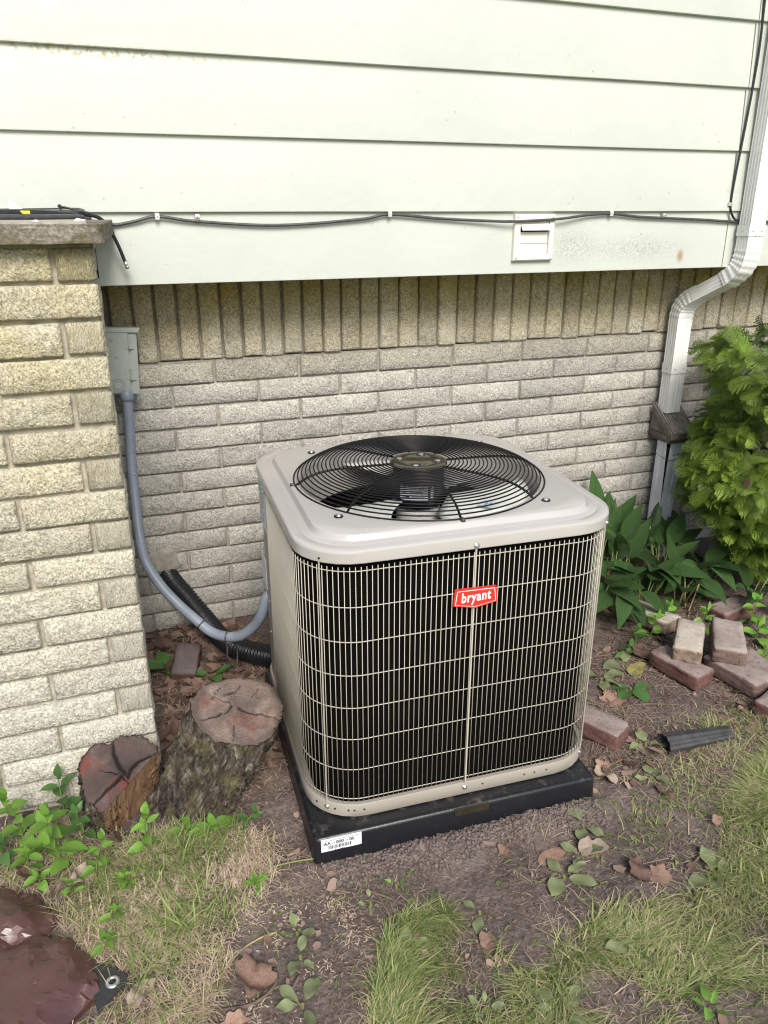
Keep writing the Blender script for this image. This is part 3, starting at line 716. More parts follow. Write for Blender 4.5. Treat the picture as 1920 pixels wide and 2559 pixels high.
tc = lambda p, q, f: [(a[0]+(b_[0]-a[0])*f, a[1]+(b_[1]-a[1])*f, a[2]+(b_[2]-a[2])*f) for a, b_ in zip(p, q)]
top = circ(RO+.004, Zl(.8250))
L_ = outer+[tc(base, top, .33), tc(base, top, .66), top, circ(RO, Zl(.8215)), circ(RO-.003, Zl(.815)), circ(RO-.004, Zl(.78)), circ(RO-.012, Zl(.745)), circ(RO-.0135, Zl(.70)), circ(RO-.010, Zl(.695))]
b = MB(); b.loft(L_); auto(b.build('top_cover', M['ac_top'], ac), 17)
# fan grille
fg = None
def gz(r): return Zl(.826)+.039*(1-(max(0, r-.06)/.276)**6)
rings = [.336-.0108*k for k in range(24)]
for k, r in enumerate(rings):
    b = MB(); b.tube([(r*math.cos(2*pi*j/72), r*math.sin(2*pi*j/72), gz(r)) for j in range(72)], .0019 if k else .0024, 6, closed=True)
    o = b.build('ring' if fg else 'fan_grille', M['black_gloss'], fg or ac, True)
    if fg is None: fg = o
for k in range(8):
    a = R(-92+45*k-3*(k % 2)); end = .352 if k % 2 else .345; u = Vector((math.cos(a), math.sin(a), 0)); q = []
    for j in range(19):
        r = .062+(end-.062)*j/18; q.append(u*r+Vector((0, 0, gz(min(r, .336))-.0035-.0018*(r > .33))))
    b = MB(); b.tube(q, .0032, 6); sp = b.build('spoke', M['black_gloss'], fg, True)
    if k % 2:
        c = u*.366; b = MB(); b.tube([c+Vector((.009*math.cos(t_*pi/6), .009*math.sin(t_*pi/6), Zl(.8262))) for t_ in range(12)], .0024, 6, closed=True); b.build('foot_loop', M['black_gloss'], fg, True)
        link('screw', dome, fg, None, T(c+Vector((0, 0, Zl(.827)))) @ Matrix.Scale(1.25, 4))
    elif k == 0 or k == 6:
        b = MB(); b.tube([u*.336+Vector((0, 0, Zl(.8275))), u*.349+Vector((0, 0, Zl(.826)))], .0052, 8); b.build('rubber_foot', M['rubber'], fg, True)
hub = MB().lathe([(.0002, .0), (.040, .0), (.043, .0012), (.069, .0016), (.074, .0), (.0775, -.005), (.076, -.011)], 40).build('hub_plate', M['hub'], ac, False, (0, 0, Zl(.8665))); auto(hub, 40)
bolt = MB().lathe([(.0002, .0030), (.0065, .0030), (.0085, .0012), (.0088, -.001)], 6).mesh('bolt', M['screw'])
well = MB().lathe([(.0135, .0018), (.0150, .0024), (.0160, .0016), (.0162, .0004)], 18).mesh('bolt_rim', M['hub'], True); dk = MB().lathe([(.0002, .0019), (.0137, .0019)], 18).mesh('bolt_hole', M['dark_in'])
for k in range(4):
    a = R(45+90*k+18); p = (.052*math.cos(a), .052*math.sin(a), 0)
    link('bolt_rim', well, hub, p); link('bolt_hole', dk, hub, p); link('bolt', bolt, hub, p)
mot = MB().lathe([(.05, .112), (.066, .108), (.070, .10), (.070, .015), (.066, .004), (.05, 0), (.0002, 0)], 40).build('fan_motor', M['motor'], ac, False, (0, 0, Zl(.745))); auto(mot, 40)
def arc_label(a0, a1, z0, z1, r, name, m, par):
    b = MB(); n = 10; b.loft([[(r*math.cos(R(a0+(a1-a0)*k/n)), r*math.sin(R(a0+(a1-a0)*k/n)), z) for k in range(n+1)] for z in (z0, z1)], closed=False); return b.build(name, m, par, True)
AV = math.degrees(math.atan2(-1.84, -.77))-math.degrees(PADTH)
ml_ = arc_label(AV-42, AV+22, .030, .070, .0708, 'motor_label', M['label'], mot)
arc_label(AV+28, AV+35, .036, .066, .0708, 'small_label', M['label'], mot)
for k, (a0, a1) in enumerate(((0, 12), (-36, -25), (-18, 10), (-38, -20), (-12, 14))):
    z = (.063, .052, .0525, .040, .039)[k]; arc_label(AV+a0, AV+a1, z-.0022, z+.0022, .0712, 'printed_line', M['conduit'], mot)
arc_label(AV-26, AV-19, .037, .043, .0712, 'printed_line', M['ink'], mot)
# fan
fh = MB().lathe([(.0002, .02), (.05, .02), (.06, .012), (.06, -.02)], 24).build('fan_hub', M['blade'], ac, False, (0, 0, Zl(.722))); auto(fh, 30)
for k in range(3):
    a0 = R(-74+120*k); b = MB(); n, m_ = 10, 8; v = []; th_ = R(74)
    for i in range(n+1):
        for j in range(m_+1):
            r = .084+(.302-.084)*j/m_; sw = .35*(j/m_)**1.3*(1-.0*i); t_ = i/n
            a = a0+th_*(t_*(.75+.35*j/m_)-.1*j/m_)
            v.append((r*math.cos(a), r*math.sin(a), .062*(t_-.5)*(.6+.5*j/m_)+.016*math.sin(t_*pi)))
    f = [(i*(m_+1)+j, i*(m_+1)+j+1, (i+1)*(m_+1)+j+1, (i+1)*(m_+1)+j) for i in range(n) for j in range(m_)]
    b.add(v, f); o = b.build('fan_blade', M['blade'], ac, True, (0, 0, Zl(.755))); so_ = o.modifiers.new('t', 'SOLIDIFY'); so_.thickness = .0016
    if k == 0:
        st_ = MB(); st_.box((.205*math.cos(R(-45)), .205*math.sin(R(-45)), .0225), (.045, .045, .001), Matrix.Rotation(R(40), 3, 'Z')); q = st_.build('blade_sticker', M['label'], o)
        tx = MB()
        for w_ in range(5): tx.box((.205*math.cos(R(-45))-.012+.005*w_, .205*math.sin(R(-45))+.004*(w_ % 3-1), .0233), (.003, .008, .0006))
        tx.build('printed_mark', M['ink_blue'], o)
# badge
bx = [(-.0545, .6405), (.0015, .6285), (.0575, .6385), (.0525, .6785), (-.0495, .6815)]
def plate(P, y0, y1, name, m, par, ins=0):
    cx = sum(p[0] for p in P)/len(P); cz = sum(p[1] for p in P)/len(P); Q_ = [(cx+(x-cx)*(1-ins), cz+(z-cz)*(1-ins*1.9)) for x, z in P]
    b = MB(); b.loft([[(x, y0, Zl(z)) for x, z in Q_], [(x, y1, Zl(z)) for x, z in Q_]], True, True); return b.build(name, m, par)
BY = -HH-.0045
bad = plate(bx, BY-.006, BY, 'badge', M['red'], ac)
plate(bx, BY-.0064, BY-.006, 'badge_border', M['white'], bad, .075); plate(bx, BY-.0068, BY-.0063, 'badge_field', M['red'], bad, .105)
text('badge_lettering', 'bryant', .0345, M['white'], bad, T((.0012, BY-.0070, Zl(.6585))) @ FX @ Matrix.Rotation(R(1.5), 4, 'Z'), .0005, .0009, .74, shear=.08, sp=1.12)

# ------------------------------------------------------------------ electrical box, conduit, hose
bxT = thing('disconnect_box', 'grey electrical disconnect box beside the pier with hinged cover', 'electrical box', (-.322, -.06, 1.035))
bxT.rotation_euler = (0, R(3.0), 0)
b = MB()
L_ = [[(x*.066, y, z*.104) for x, z in ((-1, -1), (1, -1), (1, 1), (-1, 1))] for y in (.045, -.050)]
b.loft(L_, True, True); bd = b.build('enclosure', M['box_grey'], bxT)
bv = bd.modifiers.new('b', 'BEVEL'); bv.width = .004; bv.segments = 2
b = MB(); b.box((-.008, -.053, .0), (.094, .007, .196)); cv = b.build('cover', M['box_grey'], bxT); bv = cv.modifiers.new('b', 'BEVEL'); bv.width = .003; bv.segments = 2
b = MB(); b.box((0, -.045, .108), (.15, .024, .007)); b.box((0, -.056, .104), (.145, .006, .014)); cp = b.build('rain_hood', M['box_grey'], bxT)
for z in (.062, -.038):
    b = MB(); b.tube([(.042, -.060, z-.017), (.042, -.060, z+.017)], .0045, 8); b.box((.034, -.0572, z), (.014, .002, .030)); b.box((.050, -.0545, z), (.013, .002, .036)); auto(b.build('hinge', M['box_grey'], bxT))
b = MB()
for r in (.0205, .0135): b.tube([(.0+r*math.cos(2*pi*k/28), -.0567, -.072+r*math.sin(2*pi*k/28)) for k in range(28)], .0012, 5, closed=True)
b.build('knockout_ring', M['conduit'], bxT, True)
link('screw', scr, bxT, None, T((.0, -.0566, .018)) @ RX); link('screw', scr, bxT, None, T((-.012, -.0566, .072)) @ RX)
cdT = thing('flexible_conduit', 'grey flexible conduit curving down from the electrical box to the air conditioner', 'conduit', (0, 0, 0))
cpts = [(-.304, -.10, .935), (-.307, -.11, .83), (-.315, -.13, .71), (-.319, -.17, .59), (-.321, -.22, .485), (-.314, -.28, .41), (-.277, -.33, .336), (-.228, -.37, .274), (-.182, -.42, .235), (-.143, -.46, .205), (-.102, -.50, .200), (-.056, -.54, .216), (-.016, -.575, .264), (.004, -.600, .315), (.022, -.605, .372), (.05, -.60, .385)]
sp_pts = spline(cpts, 26); rad = [.0165+.0005*math.sin(i*2.1) for i in range(len(sp_pts))]
MB().tube(sp_pts, rad, 12).build('conduit_tube', M['conduit'], cdT, True)
MB().tube([(-.304, -.10, .945), (-.304, -.10, .915), (-.305, -.102, .905)], [.022, .022, .018], 12).build('connector', M['conduit'], cdT, True)
for i in (60, 110): 
    p = sp_pts[i]; o = link('screw', scr, cdT, None, T(p+Vector((.006, -.0165, 0))) @ RX)
hsT = thing('corrugated_hose', 'fat black corrugated hose from the wall hole to the air conditioner', 'hose', (0, 0, 0))
hp = spline([(-.236, .03, .215), (-.218, -.03, .195), (-.183, -.085, .158), (-.135, -.155, .100), (-.098, -.235, .062), (-.062, -.312, .052), (-.008, -.375, .050), (.06, -.44, .052), (.13, -.50, .055)], 40)
hr = [(.034 if i < 200 else .036)+.0028*math.sin(i*1.15) for i in range(len(hp))]
MB().tube(hp, hr, 14).build('hose_tube', M['hose'], hsT, True)
for p_, nm in ((sp_pts[8*26+10], 'upper'), (sp_pts[10*26+6], 'lower')):
    t_ = thing('cable_tie', 'black cable tie higher up the grey conduit' if nm == 'upper' else 'black cable tie where the grey conduit lies on the black hose', 'cable tie', p_, 0)
    k_ = min(range(len(sp_pts)), key=lambda i: (sp_pts[i]-p_).length); d_ = (sp_pts[k_+1]-sp_pts[k_-1]).normalized(); u_ = d_.cross(Vector((0, 0, 1))).normalized(); v_ = d_.cross(u_)
    if v_.z < 0: v_ = -v_
    hgt = .0195 if nm == 'upper' else .10
    lo_ = []
    for j in range(24):
        a = 2*pi*j/24; c_, s_ = math.cos(a), math.sin(a); lo_.append(u_*c_*.019+v_*(s_*.019 if s_ > 0 or nm == 'upper' else s_*.115)+(u_*c_*.016 if s_ < -.3 and nm == 'lower' else Vector((0, 0, 0))))
    MB().tube(lo_, .0025, 5, closed=True).build('tie_band', M['rubber'], t_, True)
# sheet of mortar patching the pipe hole
pt = thing('mortar_patch', 'rough grey mortar patch over the pipe hole in the back wall', 'mortar patch', (-.235, -.004, .265))
v = []; n = 14
for k in range(n): a = 2*pi*k/n; r = 1+.25*random.uniform(-1, 1); v.append((.065*r*math.cos(a), -.002, .055*r*math.sin(a)))
b = MB(); b.loft([[(x, .01, z) for x, y, z in v], [(x*.9, .0, z*.9) for x, y, z in v], [(x*.6, -.0025, z*.6) for x, y, z in v]], False, True); b.build('patch_face', M['mortar_wall'], pt, True)

# ------------------------------------------------------------------ cables
def cable(label, pts, r, m='cable', grp='cables along the house wall', n=8, name='cable'):
    o = MB().tube(spline(pts, n), r, 8).build(name, M[m], None, True); return tag(o, label, 'cable', grp)
CT = 1.4705
cable('thin black coaxial cable clipped along the bottom of the pale siding', [(-.55, -.27, CT+.008), (-.42, -.29, CT+.006), (-.345, -.285, 1.462), (-.29, -.262, 1.452), (-.229, -.262, 1.461), (-.164, -.264, 1.474), (-.053, -.262, 1.4605), (.189, -.262, 1.448), (.457, -.262, 1.464), (.553, -.264, 1.478), (.727, -.262, 1.465), (.90, -.268, 1.457), (1.00, -.275, 1.455), (1.17, -.275, 1.462), (1.29, -.266, 1.474), (1.386, -.264, 1.478), (1.50, -.262, 1.468), (1.62, -.262, 1.463), (1.80, -.262, 1.456), (1.955, -.262, 1.448), (2.10, -.262, 1.448), (2.3, -.262, 1.452)], .0045, 'cable_grey')
cable('black cable hanging down the siding beside the downspout', [(1.905, -.268, 2.45), (1.922, -.266, 2.16), (1.930, -.266, 2.02), (1.927, -.266, 1.88), (1.918, -.266, 1.72), (1.910, -.266, 1.60), (1.908, -.266, 1.52), (1.915, -.266, 1.485), (1.945, -.264, 1.455), (1.99, -.262, 1.450)], .0042)
hc = cable('cut black coaxial cable drooping off the pier cap with a bare connector', [(-.62, -.40, CT+.010), (-.48, -.38, CT+.012), (-.39, -.35, CT+.012), (-.335, -.325, CT+.006), (-.310, -.315, CT-.012), (-.294, -.308, 1.43), (-.279, -.303, 1.39), (-.268, -.300, 1.352)], .0052, 'cable')
b = MB(); b.tube([(-.2685, -.300, 1.355), (-.2655, -.300, 1.345), (-.2648, -.2999, 1.3425), (-.2640, -.2998, 1.340), (-.2625, -.2996, 1.335)], [.0056, .0062, .0052, .0066, .0062], 10); b.build('connector', M['screw'], hc, True)
cable('thick black cable lying at the front of the pier cap bundle', [(-1.2, -.70, CT+.006), (-.80, -.66, CT+.006), (-.62, -.60, CT+.007), (-.47, -.52, CT+.006), (-.40, -.47, CT+.006), (-.365, -.44, CT+.004)], .0062, 'cable_grey', 'cables on the pier cap')
cable('fattest black cable in the middle of the pier cap bundle', [(-1.2, -.52, CT+.014), (-.85, -.52, CT+.015), (-.62, -.50, CT+.014), (-.50, -.45, CT+.014), (-.42, -.40, CT+.010), (-.38, -.37, CT+.006)], .0105, 'cable', 'cables on the pier cap')
cable('black cable looping back on itself near the siding on the pier cap', [(-1.2, -.44, CT+.016), (-.80, -.44, CT+.018), (-.58, -.43, CT+.016), (-.44, -.40, CT+.012), (-.378, -.36, CT+.014), (-.366, -.325, CT+.018), (-.40, -.30, CT+.020), (-.55, -.31, CT+.018), (-.90, -.32, CT+.016), (-1.2, -.33, CT+.016)], .0078, 'cable', 'cables on the pier cap')
cable('thin black wire rising to a small eyelet above the pier cap', [(-.345, -.36, CT+.014), (-.375, -.36, CT+.020), (-.405, -.36, CT+.028), (-.416, -.36, CT+.030), (-.4205, -.36, CT+.034), (-.4235, -.36, CT+.031), (-.4195, -.36, CT+.028), (-.419, -.36, CT+.020), (-.419, -.36, CT+.008)], .0026, 'cable', 'cables on the pier cap')
fl = thing('peeling_label', 'curled white label standing up from the cables on the pier cap', 'label', (-.515, -.47, CT+.012)); v = []; n = 8
b = MB(); b.loft([[(-.022+.044*t_*(1-.85*k/n), .012*math.sin(k/n*2.4)+.01*t_, .036*k/n) for t_ in (0, .5, 1)] for k in range(n+1)], closed=False); o = b.build('label_sheet', M['white_plastic'], fl, True); o.modifiers.new('t', 'SOLIDIFY').thickness = .0006
yl = thing('warning_tape', 'short strip of yellow printed tape on the pier cap cables', 'tape', (-.515, -.46, CT+.017))
b = MB(); b.box((-.04, 0, 0), (.13, .012, .007)); b.build('tape_strip', M['yellow'], yl); b = MB()
for k in range(9): b.box((-.088+.009*k, -.0062, .001), (.005, .0006, .0028))
b.build('printed_mark', M['ink'], yl)
def clip(label, x, y, z, rz=0, dark=False):
    t_ = thing('cable_clip', label, 'clip', (x, y, z), 0, 'clips holding the siding cable'); t_.rotation_euler = (0, rz, 0)
    b = MB(); b.loft([[(-.006, .006, -.007), (-.006, -.007, -.007), (-.006, -.009, 0), (-.006, -.007, .007), (-.006, .006, .008)], [(.006, .006, -.007), (.006, -.007, -.007), (.006, -.009, 0), (.006, -.007, .007), (.006, .006, .008)]], closed=False)
    o = b.build('clip_strap', M['clip' if dark else 'white_plastic'], t_); o.modifiers.new('t', 'SOLIDIFY').thickness = .0015; link('screw', scr, t_, None, T((0, -.009, .002)) @ RX)
clip('small pale clip at the first hump of the cable, nearest the pier', -.164, -.262, 1.474)
clip('small dark clip above the cable, second from the pier', -.050, -.258, 1.472, 0, True)
clip('small pale clip at the middle hump of the cable, left of the vent', .553, -.262, 1.479)
clip('small pale clip at the hump of the cable right of the vent', 1.386, -.262, 1.479)
clip('small dark upright clip over the cable, between vent and downspout', 1.617, -.258, 1.474, R(90), True)
clip('small dark clip holding the hanging cable beside the downspout', 1.905, -.262, 1.510, R(90), True)
for k, (x, y, s_, lb) in enumerate(((-.585, -.80, .012, 'largest white crumb on the front edge of the pier cap'), (-.465, -.78, .007, 'small round white crumb in the middle of the pier cap edge'), (-.375, -.76, .010, 'flat white crumb at the right end of the pier cap edge'))):
    bm = bmesh.new(); bmesh.ops.create_icosphere(bm, subdivisions=2, radius=s_)
    for v in bm.verts: v.co = Vector((v.co.x, v.co.y, v.co.z*.7))*(1+.35*random.uniform(-1, 1))
    me = bpy.data.meshes.new('debris_crumb'); bm.to_mesh(me); bm.free(); me.materials.append(M['pvc_white']); tag(link('debris_crumb', me, None, (x, y, CT-.001)), lb, 'debris', 'white crumbs on the pier cap')

# ------------------------------------------------------------------ loose bricks
def loose(label, c, az, m, seed, pitch_=0, roll_=0, d=(.198, .094, .057), group='loose bricks on the soil'):
    o = link('loose_brick', subbox(d, 5, .006, .0017, seed, M[m], 'loose_brick')); o.location = c
    o.rotation_euler = (Matrix.Rotation(R(az), 3, 'Z') @ Matrix.Rotation(R(pitch_), 3, 'Y') @ Matrix.Rotation(R(roll_), 3, 'X')).to_euler()
    return tag(o, label, 'brick', group)
loose('grey-faced brick half buried in the leaves below the lily bed', (1.490, -.600, .030), 104, 'red2', 1, 4, 3, (.26, .098, .057))
loose('pale tan brick lying on top of the left dark brick', (1.440, -.893, .088), 47, 'red2', 2, -4, 0)
loose('brown brick lying on the right dirty brick, with an exposed dark side', (1.562, -.944, .090), 52, 'red1', 3, -5, 4, (.200, .105, .060))
loose('dark reddish brick under the pale tan brick', (1.370, -.945, .028), 103, 'red3', 4, 0, 0)
loose('dirty brick sprinkled with soil under the brown brick', (1.525, -1.045, .030), 97, 'red1', 5, 2, 0, (.215, .100, .058))
loose('red-brown brick lying just behind the soil-sprinkled brick', (1.615, -1.030, .022), 88, 'red3', 6)
loose('red brick poking in from the right edge of the picture', (1.545, -1.215, .022), 20, 'red3', 7)
loose('lone brick with a red side lying against the air conditioner pad', (.905, -1.118, .030), 118, 'red3', 8, 0, 0, (.190, .086, .060))
loose('shaded tilted brick among the dead leaves beside the pier', (-.222, -.335, .022), 74, 'red_dark', 9, -14, 6, (.15, .085, .06), 'loose bricks on the soil')
loose('dark red brick fragment half hidden by leaves at the far right', (1.86, -.66, .012), 10, 'red3', 10)

# ------------------------------------------------------------------ drain pipe scrap
dpT = thing('drain_pipe_scrap', 'short crushed piece of ribbed black drain pipe on the soil', 'pipe', (0, 0, 0))
P0, P1 = Vector((1.050, -1.262, .026)), Vector((1.275, -1.278, .022)); ax_ = (P1-P0).normalized(); sd_ = ax_.cross(Vector((0, 0, 1))).normalized(); L_ = []; n = 40
for side, rr0 in ((1, 0), (-1, -.003)):
    for i in (range(13) if side == 1 else range(12, -1, -1)):
        q = i/12; loop = []
        for k in range(n):
            a = 2*pi*k/n; r = (.030+.0022*math.cos(9*a))*(1-.25*q)+rr0
            loop.append(P0+(P1-P0)*q+sd_*(r*1.05*math.cos(a))+Vector((0, 0, 1))*(r*(.95-.2*q)*math.sin(a)))
        L_.append(loop)
b = MB(); b.loft(L_+[L_[0]]); auto(b.build('ribbed_pipe', M['rubber'], dpT), 60)
# ------------------------------------------------------------------ stumps
def stump(label, base, top, rb, rt, nrm, shape, endm, seed, cracks, cut=None, nn=200):
    t_ = thing('tree_stump', label, 'stump', base)
    B = Vector((0, 0, -.05)); Tp = Vector(top)-Vector(base); N = Vector(nrm).normalized()
    ux = Vector((1, 0, 0)); ux = (ux-N*ux.dot(N)).normalized(); uy = N.cross(ux)
    rg = random.Random(seed); loops = []; K = 64
    ang = [2*pi*k/nn for k in range(nn)]
    def clipcut(x, y):
        if cut:
            d = x*cut[0]+y*cut[1]-cut[2]
            if d > 0: x -= cut[0]*d; y -= cut[1]*d
        return x, y
    for i in range(K+1):
        q = i/K; c = B.lerp(Tp, q); r0 = rb+(rt-rb)*q+.028*(1-q)**5
        n_ = Vector((0, 0, 1)).lerp(N, min(1, q*1.3)).normalized(); a1 = Vector((1, 0, 0)); a1 = (a1-n_*a1.dot(n_)).normalized(); a2 = n_.cross(a1); L = []
        for k, a in enumerate(ang):
            rgd = abs(float(fbm(math.cos(a)*9+seed+.25*math.sin(q*9), math.sin(a)*9+q*2.6, 2, 3)))
            plate = float(fbm(math.cos(a)*20+seed*3, math.sin(a)*20+q*13, 9, 3))
            tq = 1-.75*max(0, (q-.8)/.2); r = r0*shape(a)*(1+.10*float(fbm(math.cos(a)*2+seed, math.sin(a)*2+q, 6, 2)))+tq*(.010-.034*min(.5, 1.6*rgd)+.018*plate)+.004*float(fbm(a*9, q*30, seed+2, 2))
            x, y = r*math.cos(a), r*math.sin(a); x2, y2 = clipcut(x, y)
            if (x2, y2) != (x, y): x2 += .0016*plate; y2 += .0016*plate
            L.append(c+a1*x2+a2*y2)
        loops.append(L)
    side = MB(); side.loft(loops); me = mesh('bark', side.v, side.f, M['bark'], True)
    if cut:
        me.materials.append(M['split'])
        for p in me.polygons:
            k = p.index % nn; a = ang[k]; i = p.index//nn; q = i/K; r0 = (rb+(rt-rb)*q)*shape(a)
            if r0*math.cos(a)*cut[0]+r0*math.sin(a)*cut[1]-cut[2] > .004 and q > .12: p.material_index = 1
    link('bark', me, t_)
    # cut face, in its own frame
    NR = 22; v = []; tint = []
    rim = [(p-Tp) for p in loops[-1]]; rim2 = [(p.dot(ux), p.dot(uy)) for p in rim]
    for j in range(NR+1):
        f_ = j/NR
        for k in range(nn):
            x, y = rim2[k][0]*f_*.985, rim2[k][1]*f_*.985; z = .003*float(fbm(x*40, y*40, seed, 3))+.004*float(fbm(x*9, y*9, seed+4, 2)); ct = 0
            for (cx, cy, dx, dy, ln, wd) in cracks:
                rx, ry = x-cx, y-cy; al = rx*dx+ry*dy; pe = abs(rx*-dy+ry*dx+.014*float(fbm(al*30, cx*9+dx*3, seed, 3)))
                if 0 < al < ln: m_ = max(0, 1-pe/(wd*(1-.7*al/ln))); ct = max(ct, m_)
            z -= .010*ct; v.append((x, y, z-.004*(f_ > .98))); tint.append(min(1, ct*1.6))
    f = [(j*nn+k, j*nn+(k+1) % nn, (j+1)*nn+(k+1) % nn, (j+1)*nn+k) for j in range(NR) for k in range(nn)]
    me = npmesh('cut_face', np.array(v), np.array(f), M[endm], True, np.array(tint))
    mt = Matrix.Identity(4)
    for i, w_ in enumerate((ux, uy, N)):
        for k in range(3): mt[k][i] = w_[k]
    mt.translation = Tp+N*.003; link('cut_face', me, t_, None, mt)
    return t_
stump('big leaning stump with mossy bark and a cracked pinkish cut top', (-.305, -1.000, 0), (-.144, -1.010, .270), .092, .116, (.12, -.36, .925), lambda a: 1+.05*math.cos(2*a+.4)+.04*math.sin(3*a), 'end1', 3,
      [(-.005, .0, .92, -.40, .12, .0055), (-.03, .045, .85, .5, .06, .0035), (-.045, .0, -.95, -.3, .06, .0050), (-.015, -.045, -.35, -.93, .06, .0022), (-.02, .02, -.75, .66, .06, .0028), (.045, .03, .5, .86, .05, .0018), (-.06, .04, .6, .8, .05, .0030), (-.01, .012, -.6, -.5, .03, .004)])
stump('smaller split stump with a heart-shaped dark red cut face', (-.460, -.955, 0), (-.456, -1.000, .150), .082, .101, (-.10, -.62, .78), lambda a: 1-.17*math.exp(-((((a-R(103)+pi) % (2*pi))-pi)/.22)**2)+.04*math.sin(3*a+.5), 'end2', 8,
      [(.012, -.012, -.25, .97, .11, .010), (.005, -.01, -.80, -.60, .11, .008), (.012, -.012, .88, .47, .08, .009), (.0, .0, -.95, .25, .05, .0025), (.014, -.014, .2, -.98, .03, .004)], cut=(.62, -.785, .040))

# ------------------------------------------------------------------ tarp
def inpoly(x, y, P):
    r = np.zeros(len(x), bool); j = len(P)-1
    for i in range(len(P)):
        xi, yi = P[i]; xj, yj = P[j]
        c = ((yi > y) != (yj > y)) & (x < (xj-xi)*(y-yi)/((yj-yi) or 1e-9)+xi); r ^= c; j = i
    return r
tp = thing('tarpaulin', 'crumpled glossy brown tarpaulin with a black eyelet corner', 'tarp', (0, 0, 0))
def facet(u, v, sd):
    i = np.floor(u); j = np.floor(v); a, c = u-i, v-j
    h = lambda p, q: vn(p, q, sd)*2-1
    h00, h10, h01, h11 = h(i, j), h(i+1, j), h(i, j+1), h(i+1, j+1)
    return np.where(a > c, h00+(h10-h00)*a+(h11-h10)*c, h00+(h01-h00)*c+(h11-h01)*a)
from mathutils.geometry import delaunay_2d_cdt
def sheet(poly, name, amp, seed, lift, parent, base=.004):
    """crumpled plastic sheet: flat facets between jittered points, long folds under small creases"""
    rg_ = random.Random(seed); P = [Vector(p) for p in poly]; rim = []
    for k in range(len(P)):
        a, b_ = P[k], P[(k+1) % len(P)]; n = max(1, int((b_-a).length/.022)); d = (b_-a).normalized(); nr = Vector((-d.y, d.x))
        rim += [a.lerp(b_, q/n)+nr*rg_.gauss(0, .0022)*(0 if q == 0 else 1) for q in range(n)]
    pts = list(rim); xs = np.arange(min(p.x for p in P), max(p.x for p in P), .0095); ys = np.arange(min(p.y for p in P), max(p.y for p in P), .0095)
    gx, gy = np.meshgrid(xs, ys); gx = gx.ravel()+np.array([rg_.uniform(-.004, .004) for _ in range(gx.size)]); gy = gy.ravel()+np.array([rg_.uniform(-.004, .004) for _ in range(gy.size)])
    ins = inpoly(gx, gy, [(p.x, p.y) for p in rim])
    def edist(x, y): return min(((x-p.x)**2+(y-p.y)**2) for p in rim)**.5
    for x, y, k in zip(gx, gy, ins):
        if k and edist(x, y) > .009: pts.append(Vector((x, y)))
    r = delaunay_2d_cdt([Vector((p.x, p.y)) for p in pts], [(k, (k+1) % len(rim)) for k in range(len(rim))], [], 1, 1e-5)
    X = np.array([[p.x, p.y] for p in r[0]]); x, y = X[:, 0], X[:, 1]
    ed = np.array([edist(a, b_) for a, b_ in X]); env = np.clip(ed/.05, 0, 1)
    wx = x+.02*fbm(x*6, y*6, seed, 2); wy = y+.02*fbm(x*6, y*6, seed+3, 2)
    u1 = wx*.82+wy*.57; v1 = wy*.82-wx*.57
    z = amp*(.75*(facet(u1*5, v1*13, seed)+.7)+.55*(facet(u1*16+3, v1*9, seed+5)+.6)+.30*facet(wx*27, wy*25, seed+9))
    z = z*(.25+.75*env)+lift*env**.5+np.array([rg_.gauss(0, .0006) for _ in range(len(x))])
    z = gh(x, y)+np.maximum(z, .002)+base
    V_ = np.stack([x, y, z], 1); T_ = np.array([f for f in r[2] if len(f) == 3])
    loop = [k for k in range(len(rim))]; low = V_[loop].copy(); low[:, 2] = gh(low[:, 0], low[:, 1])-.004; n = len(V_); m_ = len(loop)
    Q_ = np.array([[loop[k], n+k, n+(k+1) % m_, loop[(k+1) % m_]] for k in range(m_)])
    return link(name, npmesh(name, np.concatenate([V_, low]), [T_, Q_], M['tarp'], None), parent)
def crease(o): return auto(o, 16)
crease(sheet([(-1.15, -1.20), (-.98, -1.06), (-.75, -1.135), (-.675, -1.185), (-.615, -1.270), (-.640, -1.340), (-.85, -1.42), (-1.1, -1.45)], 'rear_fold', .027, 4, .012, tp))
crease(sheet([(-1.2, -1.30), (-.90, -1.255), (-.70, -1.285), (-.600, -1.350), (-.540, -1.420), (-.530, -1.500), (-.60, -1.555), (-.66, -1.62), (-.95, -1.80), (-1.3, -1.70)], 'front_fold', .029, 12, .014, tp, .010))
b = MB(); K_ = [(-.552, -1.425), (-.523, -1.440), (-.478, -1.478), (-.480, -1.500), (-.536, -1.548), (-.545, -1.50)]
b.loft([[(x, y, .012) for x, y in K_], [(x, y, .0145) for x, y in K_]], True, True)
cpn = b.build('corner_patch', M['tarp_black'], tp)
b = MB(); b.lathe([(.0072, .0005), (.0078, .003), (.0105, .0032), (.0145, .0018), (.0148, 0)], 24); b.build('eyelet', M['screw'], cpn, True, (-.506, -1.488, .0145))
b = MB(); b.lathe([(.0001, .0008), (.0074, .0008)], 20); b.build('eyelet_hole', M['dark_in'], cpn, False, (-.506, -1.488, .0145))

